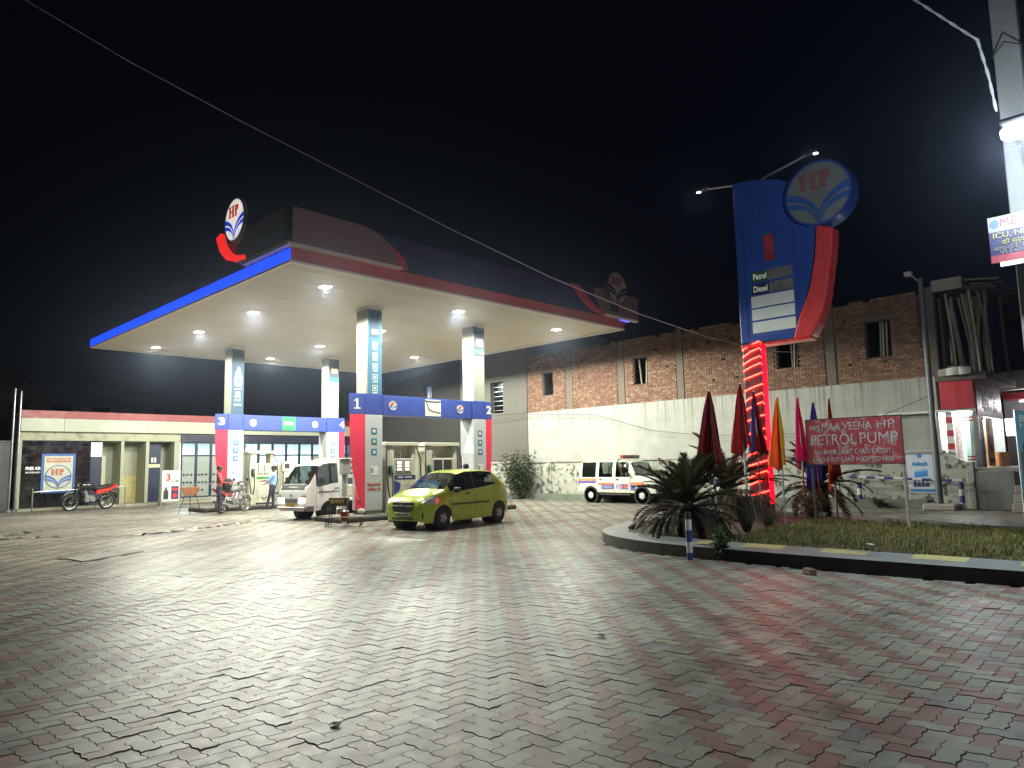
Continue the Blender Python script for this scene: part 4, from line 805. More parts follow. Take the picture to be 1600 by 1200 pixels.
# red LED strip spiralling up the mast
LEDR = emit('led_strip_red', (1.,.0045,.0012), LED_S); LEDB = emit('led_side_red', (1.,.004,.03), LED_S*.028, (.5,.03,.05))
zz = [.72,1.0,1.18,1.5,1.78,2.05,2.32,2.68,2.98,3.22,3.5,3.82,4.04,4.22,4.42,4.62]
for k, z in enumerate(zz):
    y0 = 8.83; y1 = 8.34; r = random.uniform(-.04,.05)
    m = Lp(); m.tube([(PX-.012,y0,z),(PX-.02,(y0+y1)/2,z+.09+r),(PX-.012,y1,z+.16+r),(PX+.03,y1-.02,z+.14)], .017, 6); m.build('led_strip', LEDR, py)
m = Lp(); m.box(PX+.05,PX+.31,8.315,8.337,.5,4.66); m.build('led_side_panel', LEDB, py)

# ------------------------------------------------------------------ flags on poles
POLE = mat('flagpole_grey', (.48,.48,.52), .4, metal=.3)
def flag(x, y, hgt, c1, c2, wd, cl, label, lean=0., phase=0., pole=POLE, twotone=False):
    t = thing('flag', (x,y,.17), label, 'flag', 'flags along the median')
    sub(t,'pole',lambda b: b.tube([(0,0,0),(-lean*.0,0,hgt)],.026,8),pole,smooth=True)
    n, k = 18, 26; Pn = []
    sk = math.sin(phase*2.3)
    for i in range(n+1):
        v = i/n; row = []; wv = wd*.86*(.07+.93*min(1, v*1.05)**.85); zt = hgt-.02-cl*v*.86
        for j in range(k+1):
            u = j/k*2-1; q = u*PI*1.35+phase+v*.6
            hem = -cl*.14*v*v*(.5+.5*math.sin(u*2.1+sk*1.5))-.05*v*v*math.sin(u*5+phase)+.025*v*v*math.sin(u*11+phase*3)
            a = (u*.5+.14*sk*v)*wv+.03*v*math.sin(q*1.7); dep = (.085*math.sin(q)+.035*math.sin(q*2.3+1)+.022*math.sin(q*4.6+v*5+phase))*v**.7+.012*math.sin(v*9+u*3+phase)*v
            row.append((dep-.04, a, zt+hem))
        Pn.append(row)
    m = MB(); m.grid(Pn)
    cols = [c1, c2]; o = m.build('cloth', cols, t, smooth=True, recalc=False)
    for p_ in o.data.polygons: p_.material_index = 1 if (twotone and p_.center.y < .02) else 0
    md = o.modifiers.new('thick','SOLIDIFY'); md.thickness = .004
    return t
def cloth(name, rgb):
    m = mat(name, rgb, .75, var=.12, scale=8, spec=.2); nt = m.node_tree; b = nt.nodes['Principled BSDF']
    tr = nt.nodes.new('ShaderNodeBsdfTranslucent'); mx = nt.nodes.new('ShaderNodeMixShader'); mx.inputs[0].default_value = .42; tr.inputs[0].default_value = (*[min(1,c*1.3) for c in rgb],1)
    nt.links.new(b.outputs[0], mx.inputs[1]); nt.links.new(tr.outputs[0], mx.inputs[2]); nt.links.new(mx.outputs[0], nt.nodes['Material Output'].inputs[0]); return m
CM, CR_, CB, CYL, CPK, CO = cloth('cloth_maroon',(.20,.025,.035)), cloth('cloth_red',(.36,.03,.03)), cloth('cloth_blue',(.06,.07,.36)), cloth('cloth_yellow',(.75,.50,.05)), cloth('cloth_pink',(.75,.04,.22)), cloth('cloth_orange',(.75,.22,.04))
flag(12.95,7.10,2.9,CM,CM,.62,1.62,'dark maroon flag on a grey pole, nearest the front of the median',phase=.3)
flag(15.9,7.9,3.32,CR_,CR_,.62,1.7,'dark red flag between the maroon flag and the glowing mast',phase=1.1)
flag(16.8,8.0,3.2,CB,CM,.62,1.75,'blue and red flag directly in front of the glowing red mast',phase=2.,twotone=True)
flag(16.5,7.28,2.98,CO,CYL,.50,1.75,'orange and yellow flag just right of the glowing mast',phase=.8,twotone=True)
flag(18.5,7.62,3.10,CPK,CPK,.48,1.9,'bright pink flag left of the red painted board',phase=1.9)
flag(19.0,7.42,3.0,CB,CB,.55,2.35,'violet flag partly hidden behind the left end of the red board',phase=.2)
flag(18.6,6.86,3.02,CO,CR_,.42,2.3,'orange flag whose tip shows above the red painted board',phase=2.6,twotone=True)

# ------------------------------------------------------------------ faded red board
def board_mat():
    m = mat('faded_red_board', (.40,.05,.055), .6, var=.25, scale=4, dirt=(.46,.36,.35), dscale=4.5, damt=.8, bump=.15, dth=(.5,.60)); return m
rb = thing('painted_board', (16.4,5.6,.17), 'weathered red painted petrol pump board on two thin posts', 'sign')
def Lr(): return MB()
tiltb = .02
sub(rb,'panel',lambda b: b.box(-.012,.012,-.98,1.0,1.36,2.36),board_mat(),bev=.003)
sub(rb,'frame',lambda b: (b.box(-.02,.02,-1.0,-.981,1.34,2.38),b.box(-.02,.02,1.001,1.02,1.34,2.38),b.box(-.02,.02,-1.0,1.02,2.361,2.38),b.box(-.02,.02,-1.0,1.02,1.34,1.359)),RUST)
sub(rb,'post',lambda b: b.tube([(.03,-.98,0),(.03,-.95,2.36)],.03,6),mat('pale_post',(.36,.33,.27),.7)); sub(rb,'post',lambda b: b.tube([(.03,.93,0),(.03,.95,2.36)],.03,6),RUST)
WL = mat('faded_white_letter', (.56,.52,.52), .7, var=.2, scale=10, dirt=(.38,.09,.09), dscale=7, damt=.8, dth=(.54,.6))
text('M/S', rb, (-.018,.80,2.17), .16, WL, '-X', width=.22); text('MAA VEENA', rb, (-.018,.13,2.18), .25, WL, '-X', width=1.06); text('HP', rb, (-.018,-.68,2.19), .25, WL, '-X', width=.36)
text('PETROL', rb, (-.018,.42,1.89), .34, WL, '-X', width=.98); text('PUMP', rb, (-.018,-.52,1.90), .34, WL, '-X', width=.76)
text('ALL BANK DEBIT CARD, CREDIT', rb, (-.018,.05,1.625), .15, WL, '-X', width=1.62, bold=.01); text('CARD & FLIT CARD ACCEPTED HERE', rb, (-.018,.04,1.455), .14, WL, '-X', width=1.7, bold=.01)

# ------------------------------------------------------------------ poster on the boundary wall, barrier rail, bollard, brick
ak = thing('wall_poster', (25.93,6.82,0), 'white and blue coaching poster on the boundary wall', 'poster')
sub(ak,'sheet',lambda b: b.box(-.012,-.001,-.4,.4,.48,1.86),mat('poster_white',(.52,.56,.66),.4,var=.04)); ABL = mat('poster_blue_ink',(.03,.22,.55),.5)
text('Aakash', ak, (-.016,.02,1.42), .2, ABL, '-X', width=.46, bold=.03); sub(ak,'crest',lambda b: b.lathe([(.06,-.02),(.07,-.02),(.07,-.013),(.06,-.013)],14,'x',(0,0.02,1.68)),ABL)
sub(ak,'bus_print',lambda b: b.prism([(-.18,1.02),(.2,.98),(.2,1.14),(-.18,1.2)],-.02,-.013,'yz'),ABL); sub(ak,'bus_roof_print',lambda b: b.prism([(-.18,1.2),(.2,1.14),(.16,1.2),(-.14,1.25)],-.019,-.013,'yz'),mat('poster_sky_ink',(.15,.40,.65),.5))
for k in range(4): sub(ak,'pupil_print',lambda b: (b.lathe([(.0001,-.02),(.035,-.02),(.035,-.013)],10,'x',(0,.2-k*.12,.86+.02*(k%2))),b.prism([(.26-k*.12,.68),(.14-k*.12,.68),(.16-k*.12,.82),(.24-k*.12,.82)],-.02,-.013,'yz')),mat('print_navy',(.04,.05,.12),.5))
sub(ak,'footer',lambda b: b.box(-.018,-.013,-.36,.36,.52,.6),ABL); text('Yes!', ak, (-.016,-.3,.86), .09, ABL, '-X')
br = thing('barrier_rail', (25.6,6.8,0), 'low blue and white striped barrier rail before the boundary wall', 'barrier'); BNAVY = mat('barrier_blue',(.03,.05,.2),.5); BWH = mat('barrier_white',(.55,.56,.57),.5)
for y in (-1.15,1.85):
    for k in range(4): sub(br,'post_band',lambda b: b.tube([(0,y,k*.21),(0,y,k*.21+.209)],.075,10),BNAVY if k % 2 else BWH)
for k in range(12): sub(br,'rail_band',lambda b: b.tube([(0,-1.2+k*.28,.88+.012*k),(0,-1.2+k*.28+.279,.88+.012*(k+1))],.04,8),BNAVY if k % 2 else BWH)
bo = thing('bollard', (10.75,6.42,0), 'blue and white striped bollard in front of the palm on the kerb', 'bollard')
for k, (z0, z1, mt) in enumerate(((0,.13,BNAVY),(.1305,.31,BWH),(.3105,.5,BNAVY),(.5005,.68,BWH),(.6805,.80,DARK))): sub(bo,'band',lambda b: b.tube([(0,0,z0),(0,0,z1)],.05,14),mt,smooth=True)
bk = thing('loose_brick', (10.45,4.3,0), 'loose brown brick lying on the pavers before the kerb', 'brick', rz=.9); sub(bk,'block',lambda b: b.box(-.11,.11,-.05,.05,0,.085),mat('old_brick',(.16,.10,.07),.9,var=.3,bump=.5),bev=.01)
# barrier of thin posts before the black shop front, stands, bins
rl = thing('front_railing', (9.8,38.2,0), 'thin grey railing before the black front of the sales building', 'railing')
for x in (-1.9,1.95): sub(rl,'post',lambda b: b.tube([(x,0,0),(x,0,1.05)],.03,8),STEEL)
sub(rl,'rail',lambda b: b.tube([(-1.9,0,.88),(1.95,0,1.0)],.022,8),STEEL)
r3 = thing('shop_chain', (16.0,38.4,0), 'low slack rail strung before the shop doors', 'rail'); sub(r3,'rail',lambda b: b.tube([(-2.6,0,1.0),(-1,0,.97),(.4,0,.98),(1.8,0,1.0)],.018,6),STEEL); [sub(r3,'post',lambda b: b.tube([(x,0,0),(x,0,1.02)],.025,6),STEEL) for x in (-2.6,1.8)]
st = thing('standee', (13.75,37.8,0), 'white promotional standee with a red numeral beside the toilet door', 'standee', rz=R(2))
sub(st,'frame',lambda b: (b.box(-.47,-.44,-.02,.02,.0,1.75),b.box(.44,.47,-.02,.02,.0,1.75),b.box(-.44,.44,-.02,.02,.16,.2),b.box(-.5,.5,-.18,.18,.0,.03)),STEEL); sub(st,'sheet',lambda b: b.box(-.44,.44,-.012,.012,.201,1.75),PALE)
text('3', st, (-.14,-.018,1.38), .48, mat('ink_red',(.55,.03,.03),.5), bold=.03); text('in 1 offer', st, (.2,-.018,1.2), .14, DARK, width=.4); sub(st,'bottle_print',lambda b: b.prism([(-.36,.3),(-.12,.3),(-.12,.7),(-.2,.8),(-.2,.9),(-.28,.9),(-.28,.8),(-.36,.7)],-.02,-.0125,'xz'),DARK); sub(st,'card_print',lambda b: b.box(.02,.38,-.02,-.0125,.3,.95),mat('card_navy',(.03,.03,.1),.4)); sub(st,'card_badge',lambda b: b.lathe([(.0001,-.026),(.12,-.026),(.12,-.0205)],14,'y',(.2,0,.48)),mat('ink_red',(.55,.03,.03),.5)); sub(st,'card_bar',lambda b: b.box(.06,.34,-.026,-.0205,.72,.86),MATS['ink_red'])
bs = thing('sand_basket', (11.45,29.4,0), 'rust brown sand trough on three thin legs left of the rear island', 'bucket stand', rz=R(-20)); TRO = mat('trough_rust',(.27,.11,.05),.6,var=.25,scale=8)
sub(bs,'trough',lambda b: b.prism([(-.24,.72),(.24,.72),(.34,1.05),(-.34,1.05)],-.2,.2,'xz'),TRO,bev=.01)
for (x0_, y0_, x1_, y1_) in ((-.2,-.1,-.42,-.2),(.2,-.1,.42,-.2),(0,.12,.02,.3),(-.02,-.18,0,-.4)): sub(bs,'leg',lambda b: b.tube([(x0_,y0_,.74),(x1_,y1_,0)],.014,6),DARK)
for i, (x, y, lab) in enumerate(((12.55,29.25,'pale red fire extinguisher standing left of the man in maroon'),)):
    t = thing('fire_extinguisher', (x,y,.17), lab, 'extinguisher'); sub(t,'cylinder',lambda b: b.lathe([(.1,0),(.115,.03),(.115,.62),(.08,.72),(.03,.76)],14),mat('extinguisher_red',(.52,.22,.2),.5),smooth=True); sub(t,'valve',lambda b: (b.tube([(0,0,.76),(0,0,.84)],.025,8),b.tube([(0,0,.84),(.12,0,.86)],.015,6)),DARK)
# ------------------------------------------------------------------ corner shop at the right end of the wall
SRED = mat('shop_sign_red', (.45,.035,.045), .4, var=.08); SMAR = mat('shop_sign_maroon', (.16,.03,.045), .4, var=.15)
cs = thing('corner_shop', (26.2,5.1,0), 'small lit shop with red signboard on a raised floor at the far right', 'shop'); O8 = Vector((26.2,5.1,0))
def Lk(): return MB(Matrix.Translation(-O8))
def part(name, boxes, mt, par=None, **k):
    m = Lk()
    for q in boxes: m.box(*q)
    return m.build(name, mt, par or cs, **k)
part('red_signboard', [(25.9,25.98,5.15,6.08,3.14,4.02)], SRED, bev=.01)
part('maroon_signboard', [(25.99,29.6,5.10,5.149,2.9,4.05)], SMAR, bev=.01)
text('कुमार', cs, Vector((27.6,5.09,3.68))-O8, .55, mat('sign_pink', (.6,.42,.44), .5), width=2.4); text('मेडिकल हॉल', cs, Vector((27.8,5.09,3.2))-O8, .42, MATS['sign_pink'], width=2.2)
part('ceiling', [(25.99,30,5.15,8.0,3.06,3.13)], WHITE); part('floor', [(25.97,30,4.15,8.0,1.12,1.28)], CONC, bev=.02)
part('plinth_panel', [(25.9,25.965,4.3,5.32,-.01,1.17)], mat('grey_sheet', (.19,.20,.19), .5, var=.2, scale=2, dirt=(.1,.1,.09)), bev=.01)
part('step', [(25.0,25.9,3.6,4.28,-.01,.25)], CONC, bev=.02); part('step', [(25.3,25.9,3.6,4.28,.251,.5)], CONC, bev=.02); part('step', [(25.6,25.9,3.6,4.28,.501,.75)], CONC, bev=.02)
part('rear_wall', [(29.9,30,5.15,7.9,1.281,3.06),(26.0,30,7.9,8.0,1.281,3.06)], mat('shop_inner', (.55,.62,.58), .6))
part('striped_jamb', [(26.25,26.4,5.86,6.06,1.281,3.055)], WHITE)
for k in range(4): part('red_stripe', [(26.235,26.249,5.86,6.06,1.45+k*.42,1.64+k*.42)], SRED)
dr = part('glass_door', [(26.5,26.52,5.2,5.6,1.281,3.05)], glass('shop_door_glass', (.75,.88,.82), .06)); [part('door_stripe', [(26.485,26.498,5.22,5.58,z_,z_+.05)], SRED, dr) for z_ in (2.75,2.85,1.5,1.6)]
part('inner_panel', [(27.2,27.25,5.62,5.86,1.281,3.05)], mat('pale_green_panel', (.40,.50,.46), .5)); part('medicine_shelf', [(28.5,28.7,6.1,7.6,1.281,2.9)], mat('shelf_multi', (.35,.3,.28), .5, var=.7, scale=14))
part('steel_column', [(26.2,26.34,5.16,5.3,1.281,3.055)], STEEL); part('blue_pilaster', [(26.45,26.9,5.16,5.24,1.281,3.055)], mat('pilaster_blue', (.14,.2,.28), .5, var=.3))
op = part('orange_board', [(27.0,28.0,5.12,5.15,1.30,2.86)], mat('orange_paint', (.55,.25,.09), .5, var=.15)); 
for k, s_ in enumerate('गहन'): text(s_, cs, Vector((27.5,5.11,2.6-k*.36))-O8, .36, SMAR)
text('जाँच घर', cs, Vector((27.5,5.11,1.48))-O8, .22, DARK, width=.7)
part('counter', [(28.2,29.6,5.0,5.4,1.281,1.75)], MATS['orange_paint']); part('dark_shutter', [(28.3,29.3,5.6,5.65,1.76,2.9)], DARK)
for k in range(5): part('hanging_strip', [(28.35+k*.2,28.45+k*.2,5.5,5.52,1.8,2.85)], mat('strip_silver', (.4,.42,.45), .4))
for (x, y) in ((26.6,5.75),(26.9,5.25),(28.6,5.5)):
    lamp = part('ceiling_light', [(x-.12,x+.12,y-.12,y+.12,3.03,3.058)], emit('shop_lens', (.95,.98,1), 25)); la = bpy.data.lights.new('shop_lamp', 'POINT'); la.energy = 130; la.color = (.95,.98,1); la.shadow_soft_size = .12
    lo = bpy.data.objects.new('shop_lamp', la); COL.objects.link(lo); lo.parent = cs; lo.location = Vector((x,y,2.9))-O8
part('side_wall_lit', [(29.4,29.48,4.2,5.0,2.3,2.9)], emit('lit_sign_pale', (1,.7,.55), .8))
sw_ = thing('stair_wall', (26.0,5.75,0), 'white stair wall with a sloping top and end pillar below the red signboard', 'wall'); sub(sw_,'sloped_wall',lambda b: b.prism([(.36,-.01),(.36,1.80),(-.22,1.46),(-.22,-.01)],-.09,.05,'yz'),PEEL); sub(sw_,'end_pillar',lambda b: b.box(-.14,.12,-.42,-.221,-.01,1.47),PEEL,bev=.015)
# upper storey under construction: slab on bamboo props
up = thing('bamboo_scaffold', (27.2,5.3,4.3), 'bundle of bamboo props holding a raw slab above the red signboard', 'scaffold')
sub(up,'roof_slab',lambda b: b.box(-1.0,3.5,-.1,.85,2.8,3.1),CCOL,bev=.02); sub(up,'slab_beam',lambda b: b.box(-1.06,-1.001,-.05,.8,2.74,3.12),mat('pale_plank',(.34,.32,.27),.8)); sub(up,'deck_planks',lambda b: b.box(-.9,3.4,-.85,-.101,2.72,2.8),RUST); sub(up,'floor_slab',lambda b: b.box(-1.1,3.6,-.5,.9,-.25,-.02),CCOL,bev=.02)
for k in range(20):
    x = random.uniform(-.9,1.6); y = random.uniform(-.75,.7); sub(up,'bamboo_prop',lambda b: b.tube([(x,y,-.02),(x+random.uniform(-.05,.05),y+random.uniform(-.06,.06),1.2),(x+random.uniform(-.2,.2),y+random.uniform(-.2,.2),2.72)],.045,6),BAMB)
sub(up,'brick_pile',lambda b: [b.box(-1.0+.24*i+.06*(j%2),-.8+.24*i+.06*(j%2),.35,.55,.0+j*.09,.08+j*.09) for i in range(2) for j in range(3)],BRK[2])
sub(up,'side_wall',lambda b: b.box(.2,3.4,.86,.95,-.02,2.74),CCOL)
for k in range(5): sub(up,'cross_bamboo',lambda b: b.tube([(-.9+k*.7,-1.05,2.86+random.uniform(-.03,.05)),(-.7+k*.7,.7,3.14)],.03,6),BAMB)
tp_ = thing('rolled_sheet', (26.0,5.62,4.22), 'crumpled white sheet lying above the red signboard', 'sheet'); sub(tp_,'sheet',lambda b: b.grid([[(-.1+.2*math.sin(j*.7+i)*.3, -.45+.9*i/8, .0+.26*math.sin(PI*j/5)*(1-.5*(i/8-.4)**2)) for j in range(6)] for i in range(9)]),mat('crumpled_white',(.5,.5,.46),.8),smooth=True,recalc=False)
# building farther right with a round balcony
rbld = thing('balcony_building', (33,3.0,0), 'dark building with a round pale balcony at the far right edge', 'building'); sub(rbld,'wall',lambda b: b.box(0,6,-4,2.6,0,7.2),FAR); sub(rbld,'round_balcony',lambda b: b.lathe([(1.7,4.1),(1.75,4.7),(1.65,4.7),(1.6,4.25)],24,'z',(-.3,1.1,0)),mat('balcony_pale',(.42,.43,.45),.7)); sub(rbld,'balcony_soffit',lambda b: b.lathe([(.01,4.02),(1.72,4.02),(1.72,4.095),(.01,4.095)],24,'z',(-.3,1.1,0)),WHITE); sub(rbld,'sign_panel',lambda b: b.box(-.1,-.01,.2,2.3,5.2,6.9),mat('dark_sign',(.1,.07,.06),.6,var=.6,scale=5)); sub(rbld,'red_shop_strip',lambda b: b.box(-1.3,-.2,-1,2.4,3.7,3.95),SRED)
la = bpy.data.lights.new('balcony_lamp','POINT'); la.energy = 60; la.shadow_soft_size = .1; lo = bpy.data.objects.new('balcony_lamp',la); COL.objects.link(lo); lo.parent = rbld; lo.location = (-1.2,1.4,3.5); sub(rbld,'tube_light',lambda b: b.tube([(-1.2,.9,3.62),(-1.2,1.9,3.62)],.03,8),MATS['shop_tube'])
bnr = thing('banner', (24.8,3.55,0), 'tall blue standing banner with a portrait at the right edge of the picture', 'banner'); sub(bnr,'sheet',lambda b: b.box(-.01,.01,-.75,.42,.55,2.9),mat('banner_blue',(.07,.24,.42),.45)); sub(bnr,'brown_panel',lambda b: b.box(-.016,-.011,-.7,.36,.75,1.75),mat('banner_brown',(.12,.07,.05),.5)); sub(bnr,'portrait',lambda b: (b.lathe([(.0001,-.02),(.11,-.02),(.11,-.012)],14,'x',(0,.1,2.2)),b.prism([(.32,1.8),(-.12,1.8),(-.05,2.06),(.25,2.06)],-.02,-.012,'yz')),DARK)
for y in (-.75,.42): sub(bnr,'post',lambda b: b.tube([(0.03,y,0),(.03,y,2.95)],.03,8),STEEL)
text('BEL', bnr, (-.016,.12,2.68), .26, PALE, '-X', width=.4); text('NAV', bnr, (-.016,.12,2.46), .22, PALE, '-X', width=.4)
# steel light pole at the wall corner
lp_ = thing('steel_pole', (25.15,6.16,0), 'tall grey steel pole at the corner of the brick building', 'pole'); sub(lp_,'shaft',lambda b: b.tube([(0,0,0),(0,0,7.35)],[.105,.075],12),mat('pole_grey',(.11,.12,.13),.5,metal=.2),smooth=True); sub(lp_,'footing',lambda b: b.box(-.4,.4,-.5,.4,-.01,.2),CONC,bev=.04); sub(lp_,'bracket',lambda b: b.tube([(0,0,7.2),(-.1,.25,7.5)],.03,6),STEEL); sub(lp_,'floodlight',lambda b: b.box(-.2,.0,.2,.42,7.45,7.6),mat('flood_pale',(.45,.46,.44),.5),bev=.02)

# ------------------------------------------------------------------ concrete street-light pole on the right, with clinic board and cables
sp = thing('street_light_pole', (13.15,1.7,.17), 'square concrete pole with a glaring white street light at the right edge', 'street light'); O9 = Vector((13.15,1.7,.17))
def Lq(): return MB(Matrix.Translation(-O9))
m = Lq(); m.prism([(12.99,1.53),(13.29,1.53),(13.29,1.88),(12.99,1.88)],.1,11.5,'xy'); m.build('shaft', mat('pole_concrete',(.13,.135,.13),.85,var=.15,bump=.4,dirt=(.18,.17,.15)), sp, bev=.015)
m = Lq(); m.box(12.93,12.985,1.5,1.80,4.9,5.4); m.build('meter_plate', mat('plate_pale',(.10,.11,.10),.7,var=.2,scale=6), sp)
m = Lq(); m.tube([(13.0,1.6,5.9),(12.0,1.5,6.12),(11.0,1.4,6.04)],.03,8); m.build('bracket', STEEL, sp)
LX, LY, LZ = 11.0,1.40,5.95
m = Lq(); m.box(LX-.11,LX+.11,LY-.42,LY+.2,LZ+.02,LZ+.09); m.build('lamp_housing', DARK, sp, bev=.02)
m = Lq(); m.tube([(LX,LY-.42,LZ-.11),(LX,LY-.36,LZ-.1),(LX,LY+.14,LZ-.09),(LX,LY+.2,LZ-.09)],[.05,.1,.1,.05],14); m.build('lamp_lens', emit('street_lens',(.9,.96,1),20), sp, smooth=True)
la = bpy.data.lights.new('street_lamp','POINT'); la.energy = STREET_W; la.color = (.80,.91,1.); la.shadow_soft_size = .12
lo = bpy.data.objects.new('street_lamp',la); COL.objects.link(lo); lo.parent = sp; lo.location = Vector((LX,LY,LZ-.30))-O9
for k, z in enumerate((7.9,)): m = Lq(); m.tube([(12.97,1.9,z),(12.8,1.7,z+.12),(12.95,1.5,z+.05),(13.35,1.6,z)],.012,6); m.build('cable_wrap', BLACK, sp)
ms = thing('clinic_board', (12.3,1.65,4.8), 'small white and navy clinic board with yellow lettering at the right edge', 'sign')
sub(ms,'sheet',lambda b: b.box(-.01,.01,-1.0,.41,-.34,.35),mat('navy_print',(.008,.01,.035),.4)); sub(ms,'white_strip',lambda b: b.box(-.015,-.0105,-1.0,.41,.12,.35),mat('print_white',(.085,.085,.085),.4)); sub(ms,'red_strip',lambda b: b.box(-.015,-.0105,-1.0,.41,-.34,-.23),mat('print_red',(.12,.015,.025),.4))
text('MEDICARE', ms, (-.018,-.13,.245), .16, mat('letters_red',(.12,.01,.01),.5), '-X', width=.78); text('ICU, NICU, CCU', ms, (-.018,-.08,.055), .12, mat('letters_yellow',(.13,.12,.03),.5), '-X', width=.88)
text('की सर्वोत्तम व्यवस्था', ms, (-.018,-.14,-.06), .10, MATS['letters_yellow'], '-X', width=.8); text('आधुनिक मशीनों द्वारा', ms, (-.018,-.04,-.145), .09, MATS['print_white'], '-X', width=.84); text('9114089114, 9110', ms, (-.018,-.1,-.205), .06, MATS['print_white'], '-X', width=.78)
sub(ms,'crest',lambda b: b.lathe([(.045,-.02),(.06,-.02),(.06,-.0155),(.045,-.0155)],16,'x',(0,.33,.24)),HPBLUE); sub(ms,'lower_batten',lambda b: b.box(-.03,.02,-1.0,.3,-.41,-.345),mat('batten_pale',(.5,.5,.47),.6)); sub(ms,'bracket',lambda b: b.box(.011,.68,-.1,.02,-.05,.0),STEEL)
WIREM = mat('wire_grey',(.5,.5,.52),.6)
WP = [(3.513,20.617,13.768),(5.65,19.55,12.531),(8.087,18.334,11.303),(10.725,17.017,10.05),(13.416,15.674,8.75),(16.339,14.216,7.46),(19.119,12.828,6.437),(21.256,11.762,5.816),(23.542,10.621,5.38),(26.1,9.345,5.405)]
WP = [(2*WP[0][k]-WP[1][k]+(.1 if k == 2 else 0)) for k in range(3)] and [tuple(2*WP[0][k]-WP[1][k] for k in range(3))]+WP
o = MB(); o.tube(WP,.012,6); tag(o.build('overhead_wire', WIREM),'long thin overhead wire crossing the sky above the canopy','wire')
o = MB(); o.tube([(25.9,27.5,4.0),(25.9,24,4.15),(25.9,20.12,3.89),(25.9,17,3.0),(25.9,14.62,2.7),(25.9,10.72,2.57),(25.9,8,3.0),(25.3,6.16,3.6)],.012,6); tag(o.build('wall_wire', mat('wire_dark',(.06,.06,.06),.6)),'slack dark wire running along the white plaster wall','wire')
o = MB(); rp = [Vector(p) for p in ((12.6,2.80,9.17),(12.6,2.38,8.60),(12.62,2.01,8.11),(12.75,1.93,7.5),(12.95,1.9,6.9))]
ps = []
for a, c in zip(rp[:-1], rp[1:]): ps += [a.lerp(c, t/6) for t in range(6)]
for s_ in (0, PI):
    o.tube([p+Vector((.012*math.cos(i*1.3+s_),.012*math.sin(i*1.3+s_),.0)) for i, p in enumerate([rp[0]+(rp[0]-rp[1])*.8]+ps)],.013,6)
tag(o.build('twisted_cable', mat('cable_pale',(.4,.4,.42),.6), smooth=True),'thick pale twisted cable tied to the concrete pole at the top right','cable')
# ------------------------------------------------------------------ vehicles: lofted shells, local +x forward, y left, origin on the ground
def T(tab, x): a = sorted(tab); return float(np.interp(x, [p[0] for p in a], [p[1] for p in a]))
def car_shell(root, S):
    """S: tables of side view and plan view against x. Returns nothing; builds body, doors, panes, lamps as separate parts."""
    xs = set(np.round(np.linspace(S['x0'], S['x1'], S.get('n', 80)), 4)); xs |= set(S.get('cuts', ()))
    for a in S['axles']:
        for k in range(17): xs.add(round(a-S['arch']+2*S['arch']*k/16, 4))
    xs = sorted(x for x in xs if S['x0'] <= x <= S['x1'])
    def zb(x):
        z = T(S['zb'], x)
        for a in S['axles']:
            d = abs(x-a)
            if d < S['arch']: z = max(z, S['wr']+math.sqrt(max(0, S['arch']**2-d*d))*.98)
        return z
    lv = S['levels']; secs = []
    for x in xs:
        b, be, ed, tp = zb(x), T(S['belt'], x), T(S['edge'], x), T(S['top'], x); wm, wb, we = T(S['w'], x), T(S['wb'], x), T(S['we'], x)
        b = min(b, be-.06); pts = [(wm*S.get('tuck', .93), b)]
        for k, (fz, fwid) in enumerate(lv): z = max(b+(be-b)*.02*(k+1), min(fz, be-.02)); pts.append((wm*fwid, z))
        pts.append((wb, be)); pts.append(((wb+we)/2+.012, (be+ed)/2)); pts.append((we, ed))
        pts += [(we*.72, ed+(tp-ed)*.62), (we*.36, ed+(tp-ed)*.92), (0, tp)]
        secs.append((x, pts))
    nk = len(secs[0][1]); groups = {}
    kb = 1+len(lv)                       # index of belt point
    for i in range(len(secs)-1):
        xm = (secs[i][0]+secs[i+1][0])/2
        for k in range(nk-1):
            z = sum(secs[i+a][1][k+c][1] for a in (0, 1) for c in (0, 1))/4
            region = 'low' if k < kb-1 else ('upper' if k == kb-1 else ('side' if k in (kb, kb+1) else 'roof'))
            for s in (1, -1):
                g = S['classify'](xm, z, region, s, k)
                q = [(secs[i][0], s*secs[i][1][k][0], secs[i][1][k][1]), (secs[i+1][0], s*secs[i+1][1][k][0], secs[i+1][1][k][1]), (secs[i+1][0], s*secs[i+1][1][k+1][0], secs[i+1][1][k+1][1]), (secs[i][0], s*secs[i][1][k+1][0], secs[i][1][k+1][1])]
                groups.setdefault(g, []).append(q if s > 0 else q[::-1])
    for e in (0, -1):
        x, pts = secs[e]; poly = [(x, p[0], p[1]) for p in pts]+[(x, -p[0], p[1]) for p in pts[:-1][::-1]]
        groups.setdefault((S.get('cap', 'body'), 0), []).append(poly)
    for g, qs in groups.items():
        m = MB(); idx = {}; 
        for q in qs:
            f = []
            for p in q:
                key = tuple(round(c, 4) for c in p)
                if key not in idx: idx[key] = len(m.v); m.v.append(p)
                if idx[key] not in f: f.append(idx[key])
            if len(f) > 2: m.f.append(tuple(f)); m.m.append(0)
        o = m.build(g[0], S['mats'].get(g[0], S['mats']['body']), root, smooth=True)
